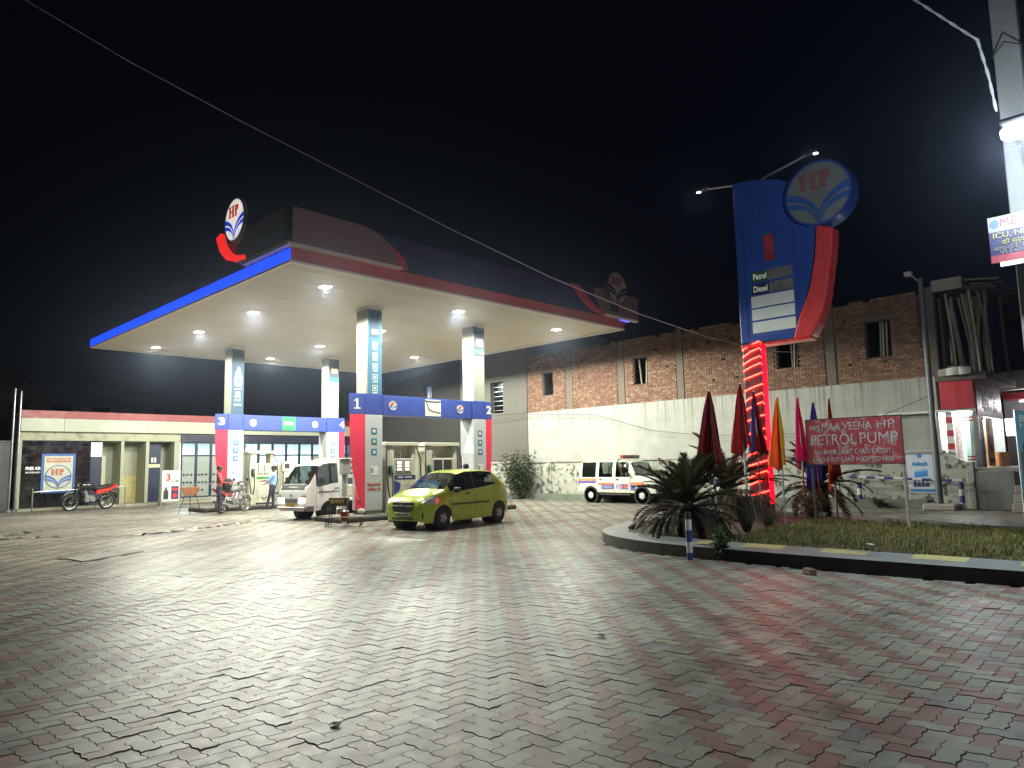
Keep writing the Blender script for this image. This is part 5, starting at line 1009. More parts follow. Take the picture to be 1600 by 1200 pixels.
    # dark inner tub so the arches and panes do not show through
def wheel(root, x, y, r, wdt, tyre, rim, side, spokes=5):
    def ty(b):
        b.lathe([(r*.62,-wdt/2),(r*.93,-wdt/2),(r,-wdt*.32),(r,wdt*.32),(r*.93,wdt/2),(r*.62,wdt/2)],26,'y',(x,y,r))
    w_ = sub(root,'wheel',ty,tyre,smooth=True)
    yo = y+side*wdt*.40
    sub(w_,'rim',lambda b: b.lathe([(r*.66,-.02),(r*.62,.01),(r*.18,.03),(r*.14,.045),(.001,.05)] if side > 0 else [(r*.66,.02),(r*.62,-.01),(r*.18,-.03),(r*.14,-.045),(.001,-.05)],22,'y',(x,yo,r)),rim,smooth=True)
    for k in range(spokes):
        q = 2*PI*k/spokes; sub(w_,'rim_slot',lambda b: b.lathe([(.0001,side*.028),(r*.11,side*.03)],8,'y',(x+math.cos(q)*r*.42,yo,r+math.sin(q)*r*.42)),BLACK)
    return w_
TYRE = mat('tyre', (.02,.02,.02), .8, var=.2); CGL = glass('car_glass', (.35,.38,.38), .05); CGD = glass('car_glass_dark', (.10,.11,.11), .05)
HEADOFF = mat('headlamp_off', (.55,.55,.58), .12, metal=.4, var=.3, scale=20, coat=.6); REDL = mat('tail_red', (.4,.02,.02), .2, coat=.5)
INT = mat('cabin_grey', (.11,.11,.11), .8)

# --- green hatchback
GREEN = mat('green_metallic', (.34,.41,.025), .32, metal=.1, var=.05, coat=.45, spec=.5)
hb = thing('green_hatchback', (13.40,15.68,0), 'lime green hatchback car standing in front of the pumps', 'car', rz=R(188.5), scale=1.03)
def cl_h(x, z, reg, s, k):
    if reg == 'side':
        if -.10 < x < .86 or -1.08 < x < -.20: return ('side_window', (s, 0 if x > -.15 else 1))
        if -.20 <= x <= -.10: return ('pillar', s)
        return ('body', 0)
    if reg == 'roof':
        if .42 < x < 1.05: return ('windscreen', 0)
        if -1.6 < x < -1.22: return ('rear_window', 0)
        return ('body', 0)
    if 1.34 < x < 1.78 and reg in ('low','upper') and z > .655+.25*max(0,1.6-x): return ('headlight', s)
    if reg in ('low', 'upper'):
        for (a, c, nme) in ((-.145,.86,'front'),(-.95,-.155,'rear')):
            if a < x < c and z > .30: return ('door', (s, nme))
        if -.155 <= x <= -.145 or .86 <= x <= .87 or -.96 <= x <= -.95: return ('door_seam', (s, round(x,1)))
    if x < -1.6 and reg == 'upper': return ('tail_light', s)
    return ('body', 0)
S = dict(x0=-1.77, x1=1.86, n=70, axles=(1.16,-1.215), arch=.335, wr=.285, tuck=.955, cuts=(-.10,-.145,-.155,-.20,.86,.87,-.95,-.96,-1.08,1.05,.42,-1.22,-1.6,1.34,1.78),
    zb=[(-1.77,.36),(-1.6,.25),(-1.2,.2),(1.2,.18),(1.7,.18),(1.86,.24)],
    belt=[(1.86,.60),(1.8,.70),(1.66,.80),(1.4,.88),(1.05,.93),(.5,.95),(-.5,1.02),(-1.3,1.10),(-1.6,1.06),(-1.72,.95),(-1.77,.8)],
    edge=[(1.86,.61),(1.8,.72),(1.66,.83),(1.4,.93),(1.05,1.0),(.75,1.19),(.42,1.39),(.1,1.455),(-.6,1.465),(-1.15,1.43),(-1.4,1.28),(-1.6,1.12),(-1.72,.97),(-1.77,.81)],
    top=[(1.86,.615),(1.8,.74),(1.66,.87),(1.4,.97),(1.05,1.04),(.75,1.235),(.42,1.445),(.1,1.515),(-.6,1.53),(-1.15,1.49),(-1.25,1.46),(-1.5,1.22),(-1.6,1.13),(-1.72,.98),(-1.77,.815)],
    w=[(1.86,.50),(1.82,.60),(1.7,.70),(1.5,.765),(1.15,.80),(0,.80),(-1.25,.80),(-1.5,.785),(-1.7,.73),(-1.77,.64)],
    wb=[(1.86,.46),(1.7,.64),(1.4,.72),(1.05,.745),(0,.755),(-1.25,.745),(-1.6,.70),(-1.77,.60)],
    we=[(1.86,.42),(1.7,.58),(1.4,.63),(1.05,.66),(.42,.575),(0,.585),(-.7,.58),(-1.2,.545),(-1.6,.62),(-1.77,.57)],
    levels=((.36,.985),(.52,1.0),(.66,.985),(.80,.985)), classify=cl_h,
    mats=dict(body=GREEN, door=GREEN, windscreen=glass('windscreen_clear', (.62,.68,.68), .10), side_window=glass('car_side_glass',(.42,.45,.45),.04), rear_window=CGL, pillar=DARK, door_seam=BLACK, headlight=HEADOFF, tail_light=REDL))
car_shell(hb, S)
sub(hb,'cabin',lambda b: (b.box(-1.4,.95,-.62,.62,.3,.86),b.box(-.45,.15,-.6,-.12,.86,1.08),b.box(-.45,.15,.12,.6,.86,1.08)),INT)
sub(hb,'seat_back',lambda b: (b.box(-.12,.02,-.55,-.14,1.0,1.3),b.box(-.12,.02,.14,.55,1.0,1.3)),mat('seat_grey',(.3,.3,.28),.8),bev=.05)
for (x, sd) in ((1.16,1),(1.16,-1),(-1.215,1),(-1.215,-1)): wheel(hb,x,sd*.69,.285,.17,TYRE,mat('wheel_cover',(.30,.29,.30),.35,metal=.4),sd)
[sub(hb,'wheel_well',lambda b: b.lathe([(.33,-.2),(.33,.16)],18,'y',(x,sd*.56,.285)),BLACK) for x in (1.16,-1.215) for sd in (1,-1)]
sub(hb,'upper_grille',lambda b: b.prism([(-.38,.66),(.38,.66),(.34,.72),(-.34,.72)],1.77,1.866,'yz'),DARK,bev=.01)
sub(hb,'lower_grille',lambda b: b.prism([(-.40,.625),(.40,.625),(.34,.50),(.2,.455),(-.2,.455),(-.34,.50)],1.78,1.878,'yz'),mat('mesh_grey',(.045,.05,.055),.5,var=.5,scale=60),bev=.01)
sub(hb,'chrome_badge',lambda b: (b.box(1.86,1.885,-.07,.07,.63,.655),b.box(1.86,1.886,-.025,.025,.612,.672)),CHROME)
sub(hb,'bumper_intake',lambda b: b.box(1.8,1.873,-.38,.38,.27,.34),DARK,bev=.01)
sub(hb,'intake_slat',lambda b: b.box(1.873,1.882,-.38,.38,.30,.312),GREEN)
npl = sub(hb,'number_plate',lambda b: b.box(1.87,1.888,-.24,.24,.355,.445),mat('plate_white',(.62,.62,.58),.4),bev=.004); text('BR06AD7056', hb, (1.892,0,.40), .085, DARK, '+X', width=.42)
for s in (1,-1):
    sub(hb,'fog_recess',lambda b: b.prism([(s*.44,.30),(s*.63,.29),(s*.64,.45),(s*.54,.46)],1.66,1.80,'yz'),DARK,bev=.01)
    mr = sub(hb,'mirror',lambda b: b.box(.62,.76,s*.75-.0 if s > 0 else -.93,.93 if s > 0 else -.75,.93,1.06),DARK,bev=.03)
    sub(hb,'door_handle',lambda b: b.box(.10,.26,s*.79-.015,s*.79+.015,.86,.89),DARK,bev=.008)
    sub(hb,'side_moulding',lambda b: b.box(-.72,.84,s*.802-.012,s*.802+.012,.60,.64),mat('moulding',(.05,.045,.03),.4),bev=.006)
    sub(hb,'belt_trim',lambda b: b.tube([(.86,s*.752,.945),(0,s*.762,.985),(-.6,s*.762,1.035),(-1.1,s*.755,1.085)],.011,6),CHROME)
    sub(hb,'head_lamp_lens',lambda b: b.lathe([(.0001,0),(.05,.005),(.06,-.02)],12,'x',(1.70,s*.56,.76)),CHROME)
for y in (.25,-.2): sub(hb,'wiper',lambda b: b.tube([(1.04,y,1.05),(.9,y-.35,1.16)],.008,5),BLACK)

# --- white mini truck
VWH = mat('truck_white', (.76,.77,.78), .3, var=.05, coat=.4); VGR = mat('bumper_grey', (.16,.145,.16), .5)
mt_ = thing('mini_truck', (13.68,21.98,0), 'white mini truck with its headlights on, facing left at the front island', 'truck', rz=R(188), scale=1.03)
def cl_t(x, z, reg, s, k):
    if reg == 'side':
        if .66 < x < 1.52: return ('side_window', s)
        return ('cab', 0)
    if reg == 'roof' and 1.34 < x < 1.80: return ('windscreen', 0)
    if reg in ('low','upper'):
        if .60 < x < 1.52 and z > .42: return ('door', s)
        if .59 < x <= .60 or 1.52 <= x < 1.53: return ('door_seam', (s, round(x,1)))
    if z < .50 and x > 1.62: return ('bumper', s)
    return ('cab', 0)
S = dict(x0=.50, x1=1.93, n=44, axles=(1.02,), arch=.33, wr=.27, tuck=.97, cuts=(.59,.60,.66,1.52,1.53,1.34,1.80,1.62),
    zb=[(.5,.34),(1.3,.32),(1.6,.28),(1.93,.30)],
    belt=[(1.93,.84),(1.88,.98),(1.80,1.05),(1.6,1.04),(1.3,1.06),(.9,1.14),(.5,1.16)],
    edge=[(1.93,.86),(1.88,1.02),(1.80,1.09),(1.55,1.43),(1.34,1.70),(1.22,1.77),(1.0,1.80),(.5,1.80)],
    top=[(1.93,.87),(1.88,1.04),(1.80,1.11),(1.55,1.455),(1.34,1.735),(1.22,1.82),(1.0,1.86),(.6,1.87),(.5,1.86)],
    w=[(1.93,.66),(1.88,.71),(1.7,.74),(.5,.75)], wb=[(1.93,.64),(1.88,.69),(1.7,.72),(.5,.74)], we=[(1.93,.62),(1.80,.68),(1.34,.63),(.5,.66)],
    levels=((.45,1.0),(.62,1.0),(.80,1.0),(.92,.995)), cap='cab', classify=cl_t, mats=dict(body=VWH, cab=VWH, door=VWH, windscreen=glass('truck_screen',(.62,.70,.66),.06), side_window=CGL, door_seam=DARK, bumper=VGR))
car_shell(mt_, S)
sub(mt_,'cabin',lambda b: (b.box(.52,1.72,-.66,.66,.36,.98),b.box(.54,.66,-.6,.6,.98,1.5),b.box(.52,.54,-.66,.66,.98,1.78)),INT)
sub(mt_,'steering_wheel',lambda b: b.tube([(1.42+.07*math.sin(q),-.35+.18*math.cos(q),1.17+.15*math.sin(q)) for q in np.linspace(0,2*PI,15)],.014,6),BLACK)
sub(mt_,'cowl_strip',lambda b: b.prism([(1.76,1.115),(1.80,1.085),(1.90,.965),(1.905,.985),(1.82,1.12),(1.78,1.15)],-.60,.60,'xz'),DARK)
sub(mt_,'front_grille',lambda b: b.box(1.88,1.945,-.34,.34,.56,.70),VGR,bev=.02)
sub(mt_,'bumper_lip',lambda b: b.box(1.86,1.985,-.72,.72,.36,.44),mat('lip_violet',(.28,.22,.26),.35),bev=.03)
sub(mt_,'number_plate',lambda b: b.box(1.95,1.965,-.22,.22,.455,.54),mat('plate_yellow',(.45,.25,.04),.5))
sub(mt_,'badge',lambda b: b.lathe([(.0001,.03),(.035,.03),(.04,0)],12,'x',(1.925,0,.79)),CHROME)
for s in (1,-1):
    hl = sub(mt_,'headlight',lambda b: b.prism([(s*.36,.55),(s*.66,.55),(s*.68,.70),(s*.42,.71)],1.86,1.955,'yz'),emit('headlamp_lit',(1,.86,.66),HEAD_S),bev=.015)
    sub(mt_,'indicator',lambda b: b.prism([(s*.42,.715),(s*.68,.705),(s*.69,.80),(s*.5,.80)],1.84,1.93,'yz'),mat('amber',(.5,.22,.1),.3),bev=.01)
    la = bpy.data.lights.new('headlamp','SPOT'); la.energy = 120; la.color = (1,.88,.7); la.spot_size = R(70); la.spot_blend = .6; la.shadow_soft_size = .06
    lo = bpy.data.objects.new('headlamp',la); COL.objects.link(lo); lo.parent = mt_; lo.location = (2.02,s*.52,.63); lo.rotation_euler = (0,R(-84),0)
    wheel(mt_,1.02,s*.64,.27,.16,TYRE,DARK,s,4); wheel(mt_,-1.1,s*.64,.27,.16,TYRE,DARK,s,4)
    sub(mt_,'door_handle',lambda b: b.box(.66,.80,s*.755-.01,s*.755+.015,.96,1.0),DARK)
    sub(mt_,'stripe',lambda b: b.prism([(.62,.885),(1.45,.90),(1.5,.87),(1.3,.86),(.62,.87)],s*.757-.004,s*.757+.004,'xz'),DARK)
    sub(mt_,'mirror',lambda b: (b.box(1.42,1.5,s*.86-.08,s*.86+.08,1.12,1.36),b.tube([(1.5,s*.72,1.1),(1.46,s*.84,1.16)],.012,6)),DARK,bev=.02)
[sub(mt_,'wheel_well',lambda b: b.lathe([(.315,-.14),(.315,.15)],18,'y',(1.02,sd*.57,.27)),BLACK) for sd in (1,-1)]
sub(mt_,'chassis',lambda b: b.box(-1.75,.5,-.35,.35,.38,.55),DARK)
bedm = mat('bed_cream',(.58,.56,.47),.5); bedp = sub(mt_,'cargo_floor',lambda b: b.box(-1.8,.46,-.73,.73,.552,.62),bedm)
for k in range(3):
    for s in (1,-1): sub(mt_,'side_board',lambda b: b.box(-1.8,.46,s*.735-.012,s*.735+.012,.64+k*.14,.765+k*.14),bedm)
for x in (-1.78,-.7,.42):
    for s in (1,-1): sub(mt_,'stake',lambda b: b.box(x-.025,x+.025,s*.715-.025,s*.715+.025,.622,1.95),bedm)
for k in range(4):
    for s in (1,-1): sub(mt_,'upper_rail',lambda b: b.box(-1.8,.46,s*.74-.01,s*.74+.01,1.30+k*.19,1.39+k*.19),bedm)
for k in range(4): sub(mt_,'headboard_slat',lambda b: b.box(.43,.455,-.7,.7,1.3+k*.19,1.39+k*.19),bedm)
for k in range(7): sub(mt_,'roof_carrier_bar',lambda b: b.tube([(.52+k*.1,-.5,1.90),(.52+k*.1,.5,1.90)],.012,6),bedm)
for s in (1,-1): sub(mt_,'carrier_rail',lambda b: b.tube([(.48,s*.5,1.90),(1.18,s*.5,1.89),(1.22,s*.45,1.83)],.014,6),bedm)

# --- police utility vehicle
PW_ = mat('police_cream', (.52,.53,.45), .32, var=.05, coat=.4); PORG = mat('police_orange',(.62,.16,.07),.4); PBLU = mat('police_blue',(.08,.07,.35),.4)
pj_ = thing('police_vehicle', (24.75,17.62,0), 'cream police utility vehicle with orange and blue stripes, parked along the wall', 'jeep', rz=R(-90), scale=.96)
def cl_p(x, z, reg, s, k):
    if reg == 'side':
        for i, (a, c) in enumerate(((-.02,.66),(-.92,-.18),(-1.85,-1.08))):
            if a < x < c: return ('side_window', (s, i))
        return ('body', 0)
    if reg == 'roof' and .72 < x < 1.02: return ('windscreen', 0)
    if reg == 'roof' and x < -1.97: return ('body', 0)
    if reg in ('low','upper'):
        if -.06 < x < .74 and z > .5: return ('door', (s, 0))
        if -.98 < x < -.075 and z > .5: return ('door', (s, 1))
        if -.075 <= x <= -.06 or .74 <= x <= .755 or -.995 <= x <= -.98: return ('door_seam', (s, round(x,1)))
    return ('body', 0)
S = dict(x0=-2.0, x1=2.0, n=70, axles=(1.33,-1.35), arch=.40, wr=.35, tuck=.985, cuts=(-.02,.66,-.92,-.18,-1.85,-1.08,.72,1.02,-.06,-.075,.74,.755,-.98,-.995),
    zb=[(-2,.5),(-1.7,.48),(1.7,.45),(2,.45)],
    belt=[(2.0,.98),(1.9,1.06),(1.0,1.12),(-2.0,1.12)], edge=[(2.0,1.0),(1.9,1.08),(1.02,1.17),(.72,1.70),(.5,1.76),(-1.9,1.78),(-2.0,1.70)], top=[(2.0,1.01),(1.9,1.11),(1.02,1.20),(.72,1.77),(.5,1.84),(-1.85,1.87),(-2.0,1.76)],
    w=[(2.0,.74),(1.9,.78),(1.0,.82),(-1.95,.82),(-2.0,.80)], wb=[(2.0,.72),(1.0,.79),(-2.0,.79)], we=[(2.0,.68),(1.02,.70),(.72,.68),(-1.9,.69),(-2.0,.67)],
    levels=((.62,1.0),(.76,1.0),(.90,1.0),(1.02,.995)), classify=cl_p, mats=dict(body=PW_, door=PW_, windscreen=CGL, side_window=glass('jeep_glass',(.62,.68,.64),.05), door_seam=DARK))
car_shell(pj_, S)
sub(pj_,'cabin',lambda b: (b.box(-1.9,.7,-.7,.7,.5,1.0),b.box(-.35,-.22,-.6,-.15,1.0,1.45),b.box(-.35,-.22,.15,.6,1.0,1.45),b.box(-1.2,-1.1,-.6,.6,1.0,1.25)),INT)
for (x, sd) in ((1.33,1),(1.33,-1),(-1.35,1),(-1.35,-1)): wheel(pj_,x,sd*.72,.35,.2,mat('dusty_tyre',(.09,.085,.075),.9),mat('pale_rim',(.55,.55,.52),.4),sd,6)
[sub(pj_,'wheel_well',lambda b: b.lathe([(.385,-.2),(.385,.15)],18,'y',(x,sd*.62,.35)),BLACK) for x in (1.33,-1.35) for sd in (1,-1)]
for s in (1,-1):
    yy = s*.829
    for (a, c, z0, z1) in ((-1.97,-1.06,.98,1.08),(-.92,-.1,.80,.88),(.79,1.42,.80,.90)): sub(pj_,'orange_stripe',lambda b: b.box(a,c,yy-.006,yy+.006,z0,z1),PORG)
    for (a, c, z0, z1) in ((-1.97,-1.06,.87,.979),(-.75,-.1,.62,.799),(.79,1.0,.58,.799)): sub(pj_,'blue_stripe',lambda b: b.box(a,c,yy-.006,yy+.006,z0,z1),PBLU)
    dec = sub(pj_,'door_decal',lambda b: b.box(-.02,.68,yy-.005,yy+.005,.6,.86),mat('decal_pale',(.5,.6,.66),.4))
    for q, mt in enumerate((ICON,PORG,PBLU)): sub(dec,'chevron',lambda b: b.prism([(.02+q*.09,.73),(.10+q*.09,.62),(.15+q*.09,.62),(.08+q*.09,.73),(.15+q*.09,.84),(.10+q*.09,.84)],yy-.008,yy+.008,'xz'),mt)
    if s < 0:
        sub(dec,'number_patch',lambda b: b.box(.31,.65,yy-.008,yy-.0055,.62,.84),mat('patch_purple',(.2,.06,.2),.4)); text('112', pj_, (.48,yy-.012,.73), .2, PORG, width=.28, bold=.03); text('POLICE', pj_, (-.42,yy-.010,.70), .13, PALE, width=.5); text('BIHAR POLICE', pj_, (-1.5,yy-.010,.98), .11, mat('decal_yellow',(.6,.45,.1),.5), width=.7)
    sub(pj_,'door_handle',lambda b: (b.box(.02,.16,yy-.02,yy+.02,1.02,1.06),b.box(-.88,-.74,yy-.02,yy+.02,1.02,1.06)),DARK)
    sub(pj_,'mirror',lambda b: b.box(.66,.78,s*.93-.1,s*.93+.1,1.12,1.32),DARK,bev=.03)
    sub(pj_,'tail_lamp',lambda b: b.box(-2.03,-1.97,s*.74-.07,s*.74+.07,.78,1.0),REDL); sub(pj_,'side_step',lambda b: b.box(-.85,.8,s*.78-.1,s*.78+.1,.36,.42),DARK,bev=.01)
sub(pj_,'front_bumper',lambda b: b.box(1.98,2.14,-.8,.8,.48,.68),DARK,bev=.03); sub(pj_,'rear_bumper',lambda b: b.box(-2.12,-1.99,-.78,.78,.46,.66),PW_,bev=.03); sub(pj_,'grille',lambda b: b.box(1.99,2.03,-.45,.45,.74,.96),DARK)
sub(pj_,'headlamp',lambda b: [b.lathe([(.0001,.04),(.09,.03),(.1,0)],16,'x',(2.0,s*.6,.85)) for s in (1,-1)],HEADOFF)
lbx = sub(pj_,'light_bar',lambda b: b.box(.16,.30,-.6,.6,1.90,1.93),DARK)
sub(lbx,'red_dome',lambda b: b.box(.13,.33,-.62,-.05,1.931,2.06),mat('dome_red',(.35,.04,.03),.2,coat=.5),bev=.03); sub(lbx,'dark_dome',lambda b: b.box(.13,.33,-.045,.62,1.931,2.06),mat('dome_dark',(.06,.07,.08),.2,coat=.5),bev=.03)
sub(pj_,'roof_rack_stay',lambda b: b.tube([(.0,-.66,1.78),(.05,-.5,1.9)],.02,6),DARK)

# ------------------------------------------------------------------ motorcycles (local +x forward)
def motorcycle(loc, rz, label, body, accent, scale=1., pale=False, lean=.0):
    t = thing('motorcycle', loc, label, 'motorcycle', rz=rz, scale=scale); t.rotation_euler = (R(lean),0,rz)
    rw, fwx, rr = -.65, .68, .305; tm = mat('dusty_tyre',(.09,.085,.075),.9) if pale else TYRE
    for x in (rw, fwx):
        w_ = sub(t,'wheel',lambda b: b.tube([(x+rr*.9*math.cos(q),0,rr+rr*.9*math.sin(q)) for q in np.linspace(0,2*PI,29)],.042,8,caps=False),tm,smooth=True)
        sub(w_,'rim',lambda b: b.tube([(x+rr*.76*math.cos(q),0,rr+rr*.76*math.sin(q)) for q in np.linspace(0,2*PI,25)],.016,6,caps=False),CHROME if pale else STEEL)
        for k in range(6): q = PI*k/3; sub(w_,'spoke',lambda b: b.tube([(x,0,rr),(x+rr*.76*math.cos(q),0,rr+rr*.76*math.sin(q))],.013,5),STEEL if pale else DARK)
        sub(w_,'hub',lambda b: b.lathe([(.05,-.06),(.05,.06)],12,'y',(x,0,rr)),STEEL)
    sub(t,'frame',lambda b: (b.tube([(.42,0,.86),(.25,0,.55),(.1,0,.36),(-.25,0,.36),(-.4,0,.55),(-.7,0,.78)],.022,6),b.tube([(.42,0,.86),(-.1,0,.75),(-.7,0,.78)],.022,6),b.tube([(-.3,.1,.38),(rw,.1,rr)],.02,6),b.tube([(-.3,-.1,.38),(rw,-.1,rr)],.02,6)),DARK)
    for s in (1,-1): sub(t,'fork',lambda b: b.tube([(fwx,s*.09,rr),(.45,s*.09,.92)],.022,6),CHROME); sub(t,'shock_absorber',lambda b: b.tube([(rw+.02,s*.12,rr+.05),(-.5,s*.12,.72)],.026,6),DARK if not pale else STEEL)
    sub(t,'engine',lambda b: (b.box(-.12,.2,-.11,.11,.32,.55),b.lathe([(.1,-.14),(.1,.14)],14,'y',(-.06,0,.42)),b.tube([(.1,0,.5),(.2,0,.72)],.08,10)),STEEL,smooth=True)
    sub(t,'fuel_tank',lambda b: b.tube([(.46,0,.86),(.36,0,.9),(.15,0,.92),(-.05,0,.86),(-.14,0,.8)],[.05,.12,.15,.12,.06],12),body,smooth=True)
    sub(t,'seat',lambda b: b.tube([(-.08,0,.82),(-.3,0,.80),(-.55,0,.85),(-.82,0,.92)],[.07,.11,.11,.07],10),BLACK,smooth=True)
    sub(t,'tail_fairing',lambda b: [b.prism([(-.15,.62),(-.2,.76),(-.55,.8),(-.98,.96),(-.98,.88),(-.6,.68),(-.3,.6)],s*.09,s*.13,'xz') for s in (1,-1)],accent,bev=.01)
    sub(t,'tail_lamp',lambda b: b.box(-1.0,-.95,-.07,.07,.84,.92),REDL); sub(t,'rear_mudguard',lambda b: b.tube([(-.7,0,.68),(-.95,0,.62),(-1.03,0,.42)],[.06,.07,.06],6),DARK); sub(t,'front_mudguard',lambda b: b.tube([(fwx+.36*math.cos(q),0,rr+.36*math.sin(q)) for q in np.linspace(.3,2.6,9)],.05,6),body)
    sub(t,'handlebar',lambda b: b.tube([(.38,.36,1.06),(.46,.2,1.05),(.45,0,.98),(.46,-.2,1.05),(.38,-.36,1.06)],.015,6),CHROME); 
    for s in (1,-1): sub(t,'mirror',lambda b: (b.tube([(.44,s*.25,1.06),(.40,s*.32,1.24)],.008,5),b.lathe([(.0001,-.012),(.055,-.01),(.055,.01),(.0001,.012)],10,'x',(.40,s*.33,1.27))),BLACK); sub(t,'foot_peg',lambda b: b.tube([(.0,s*.1,.34),(.0,s*.28,.34)],.015,6),BLACK); sub(t,'grip',lambda b: b.tube([(.40,s*.26,1.06),(.37,s*.38,1.055)],.02,6),BLACK)
    sub(t,'headlamp',lambda b: b.tube([(.44,0,.92),(.56,0,.92),(.6,0,.92)],[.08,.1,.07],12),body,smooth=True); sub(t,'headlamp_glass',lambda b: b.lathe([(.0001,.02),(.08,.0)],12,'x',(.6,0,.92)),HEADOFF)
    sub(t,'exhaust',lambda b: b.tube([(.2,-.12,.5),(.24,-.14,.32),(-.1,-.15,.27),(-.4,-.17,.32),(-.85,-.2,.42)],[.02,.022,.03,.05,.05],8),CHROME if pale else DARK,smooth=True); sub(t,'side_stand',lambda b: b.tube([(-.1,.1,.32),(-.14,.26,.0)],.014,5),DARK)
    return t
MRED = mat('bike_red',(.60,.035,.03),.25,coat=.6); MBLK = mat('bike_black',(.015,.015,.017),.25,coat=.6); MGRY = mat('bike_grey',(.16,.165,.165),.4,metal=.3)
motorcycle((9.95,37.35,0),R(192),'red and black motorcycle parked before the framed emblem board',MBLK,MRED,1.22,lean=-6)
m2 = motorcycle((12.72,28.3,0),R(25),'dusty grey motorcycle being fuelled at the rear pump',MGRY,mat('bike_maroon',(.22,.03,.03),.4),1.02,pale=True)
sub(m2,'number_plate',lambda b: b.box(-1.08,-1.06,-.12,.12,.5,.66),PWH)
hm = thing('helmet', (13.12,28.55,1.06), 'black and silver helmet hung on the grey motorcycle', 'helmet'); sub(hm,'shell',lambda b: b.lathe([(.10,-.1),(.145,-.02),(.15,.05),(.12,.13),(.06,.17),(.001,.18)],18),MBLK,smooth=True); sub(hm,'visor',lambda b: b.lathe([(.152,-.0),(.155,.04),(.148,.07)],18),STEEL,smooth=True)
bgp = thing('backpack', (12.36,28.1,.86), 'black backpack lying on the seat of the grey motorcycle', 'bag'); sub(bgp,'sack',lambda b: b.tube([(-.12,0,.0),(-.05,0,.12),(.0,0,.28),(.05,0,.42),(.06,0,.5)],[.12,.2,.22,.19,.08],12),mat('bag_black',(.02,.02,.022),.85,bump=.3),smooth=True); sub(bgp,'badge',lambda b: b.lathe([(.0001,-.225),(.05,-.225),(.05,-.19)],10,'y',(.06,0,.3)),mat('badge_orange',(.5,.2,.03),.5))
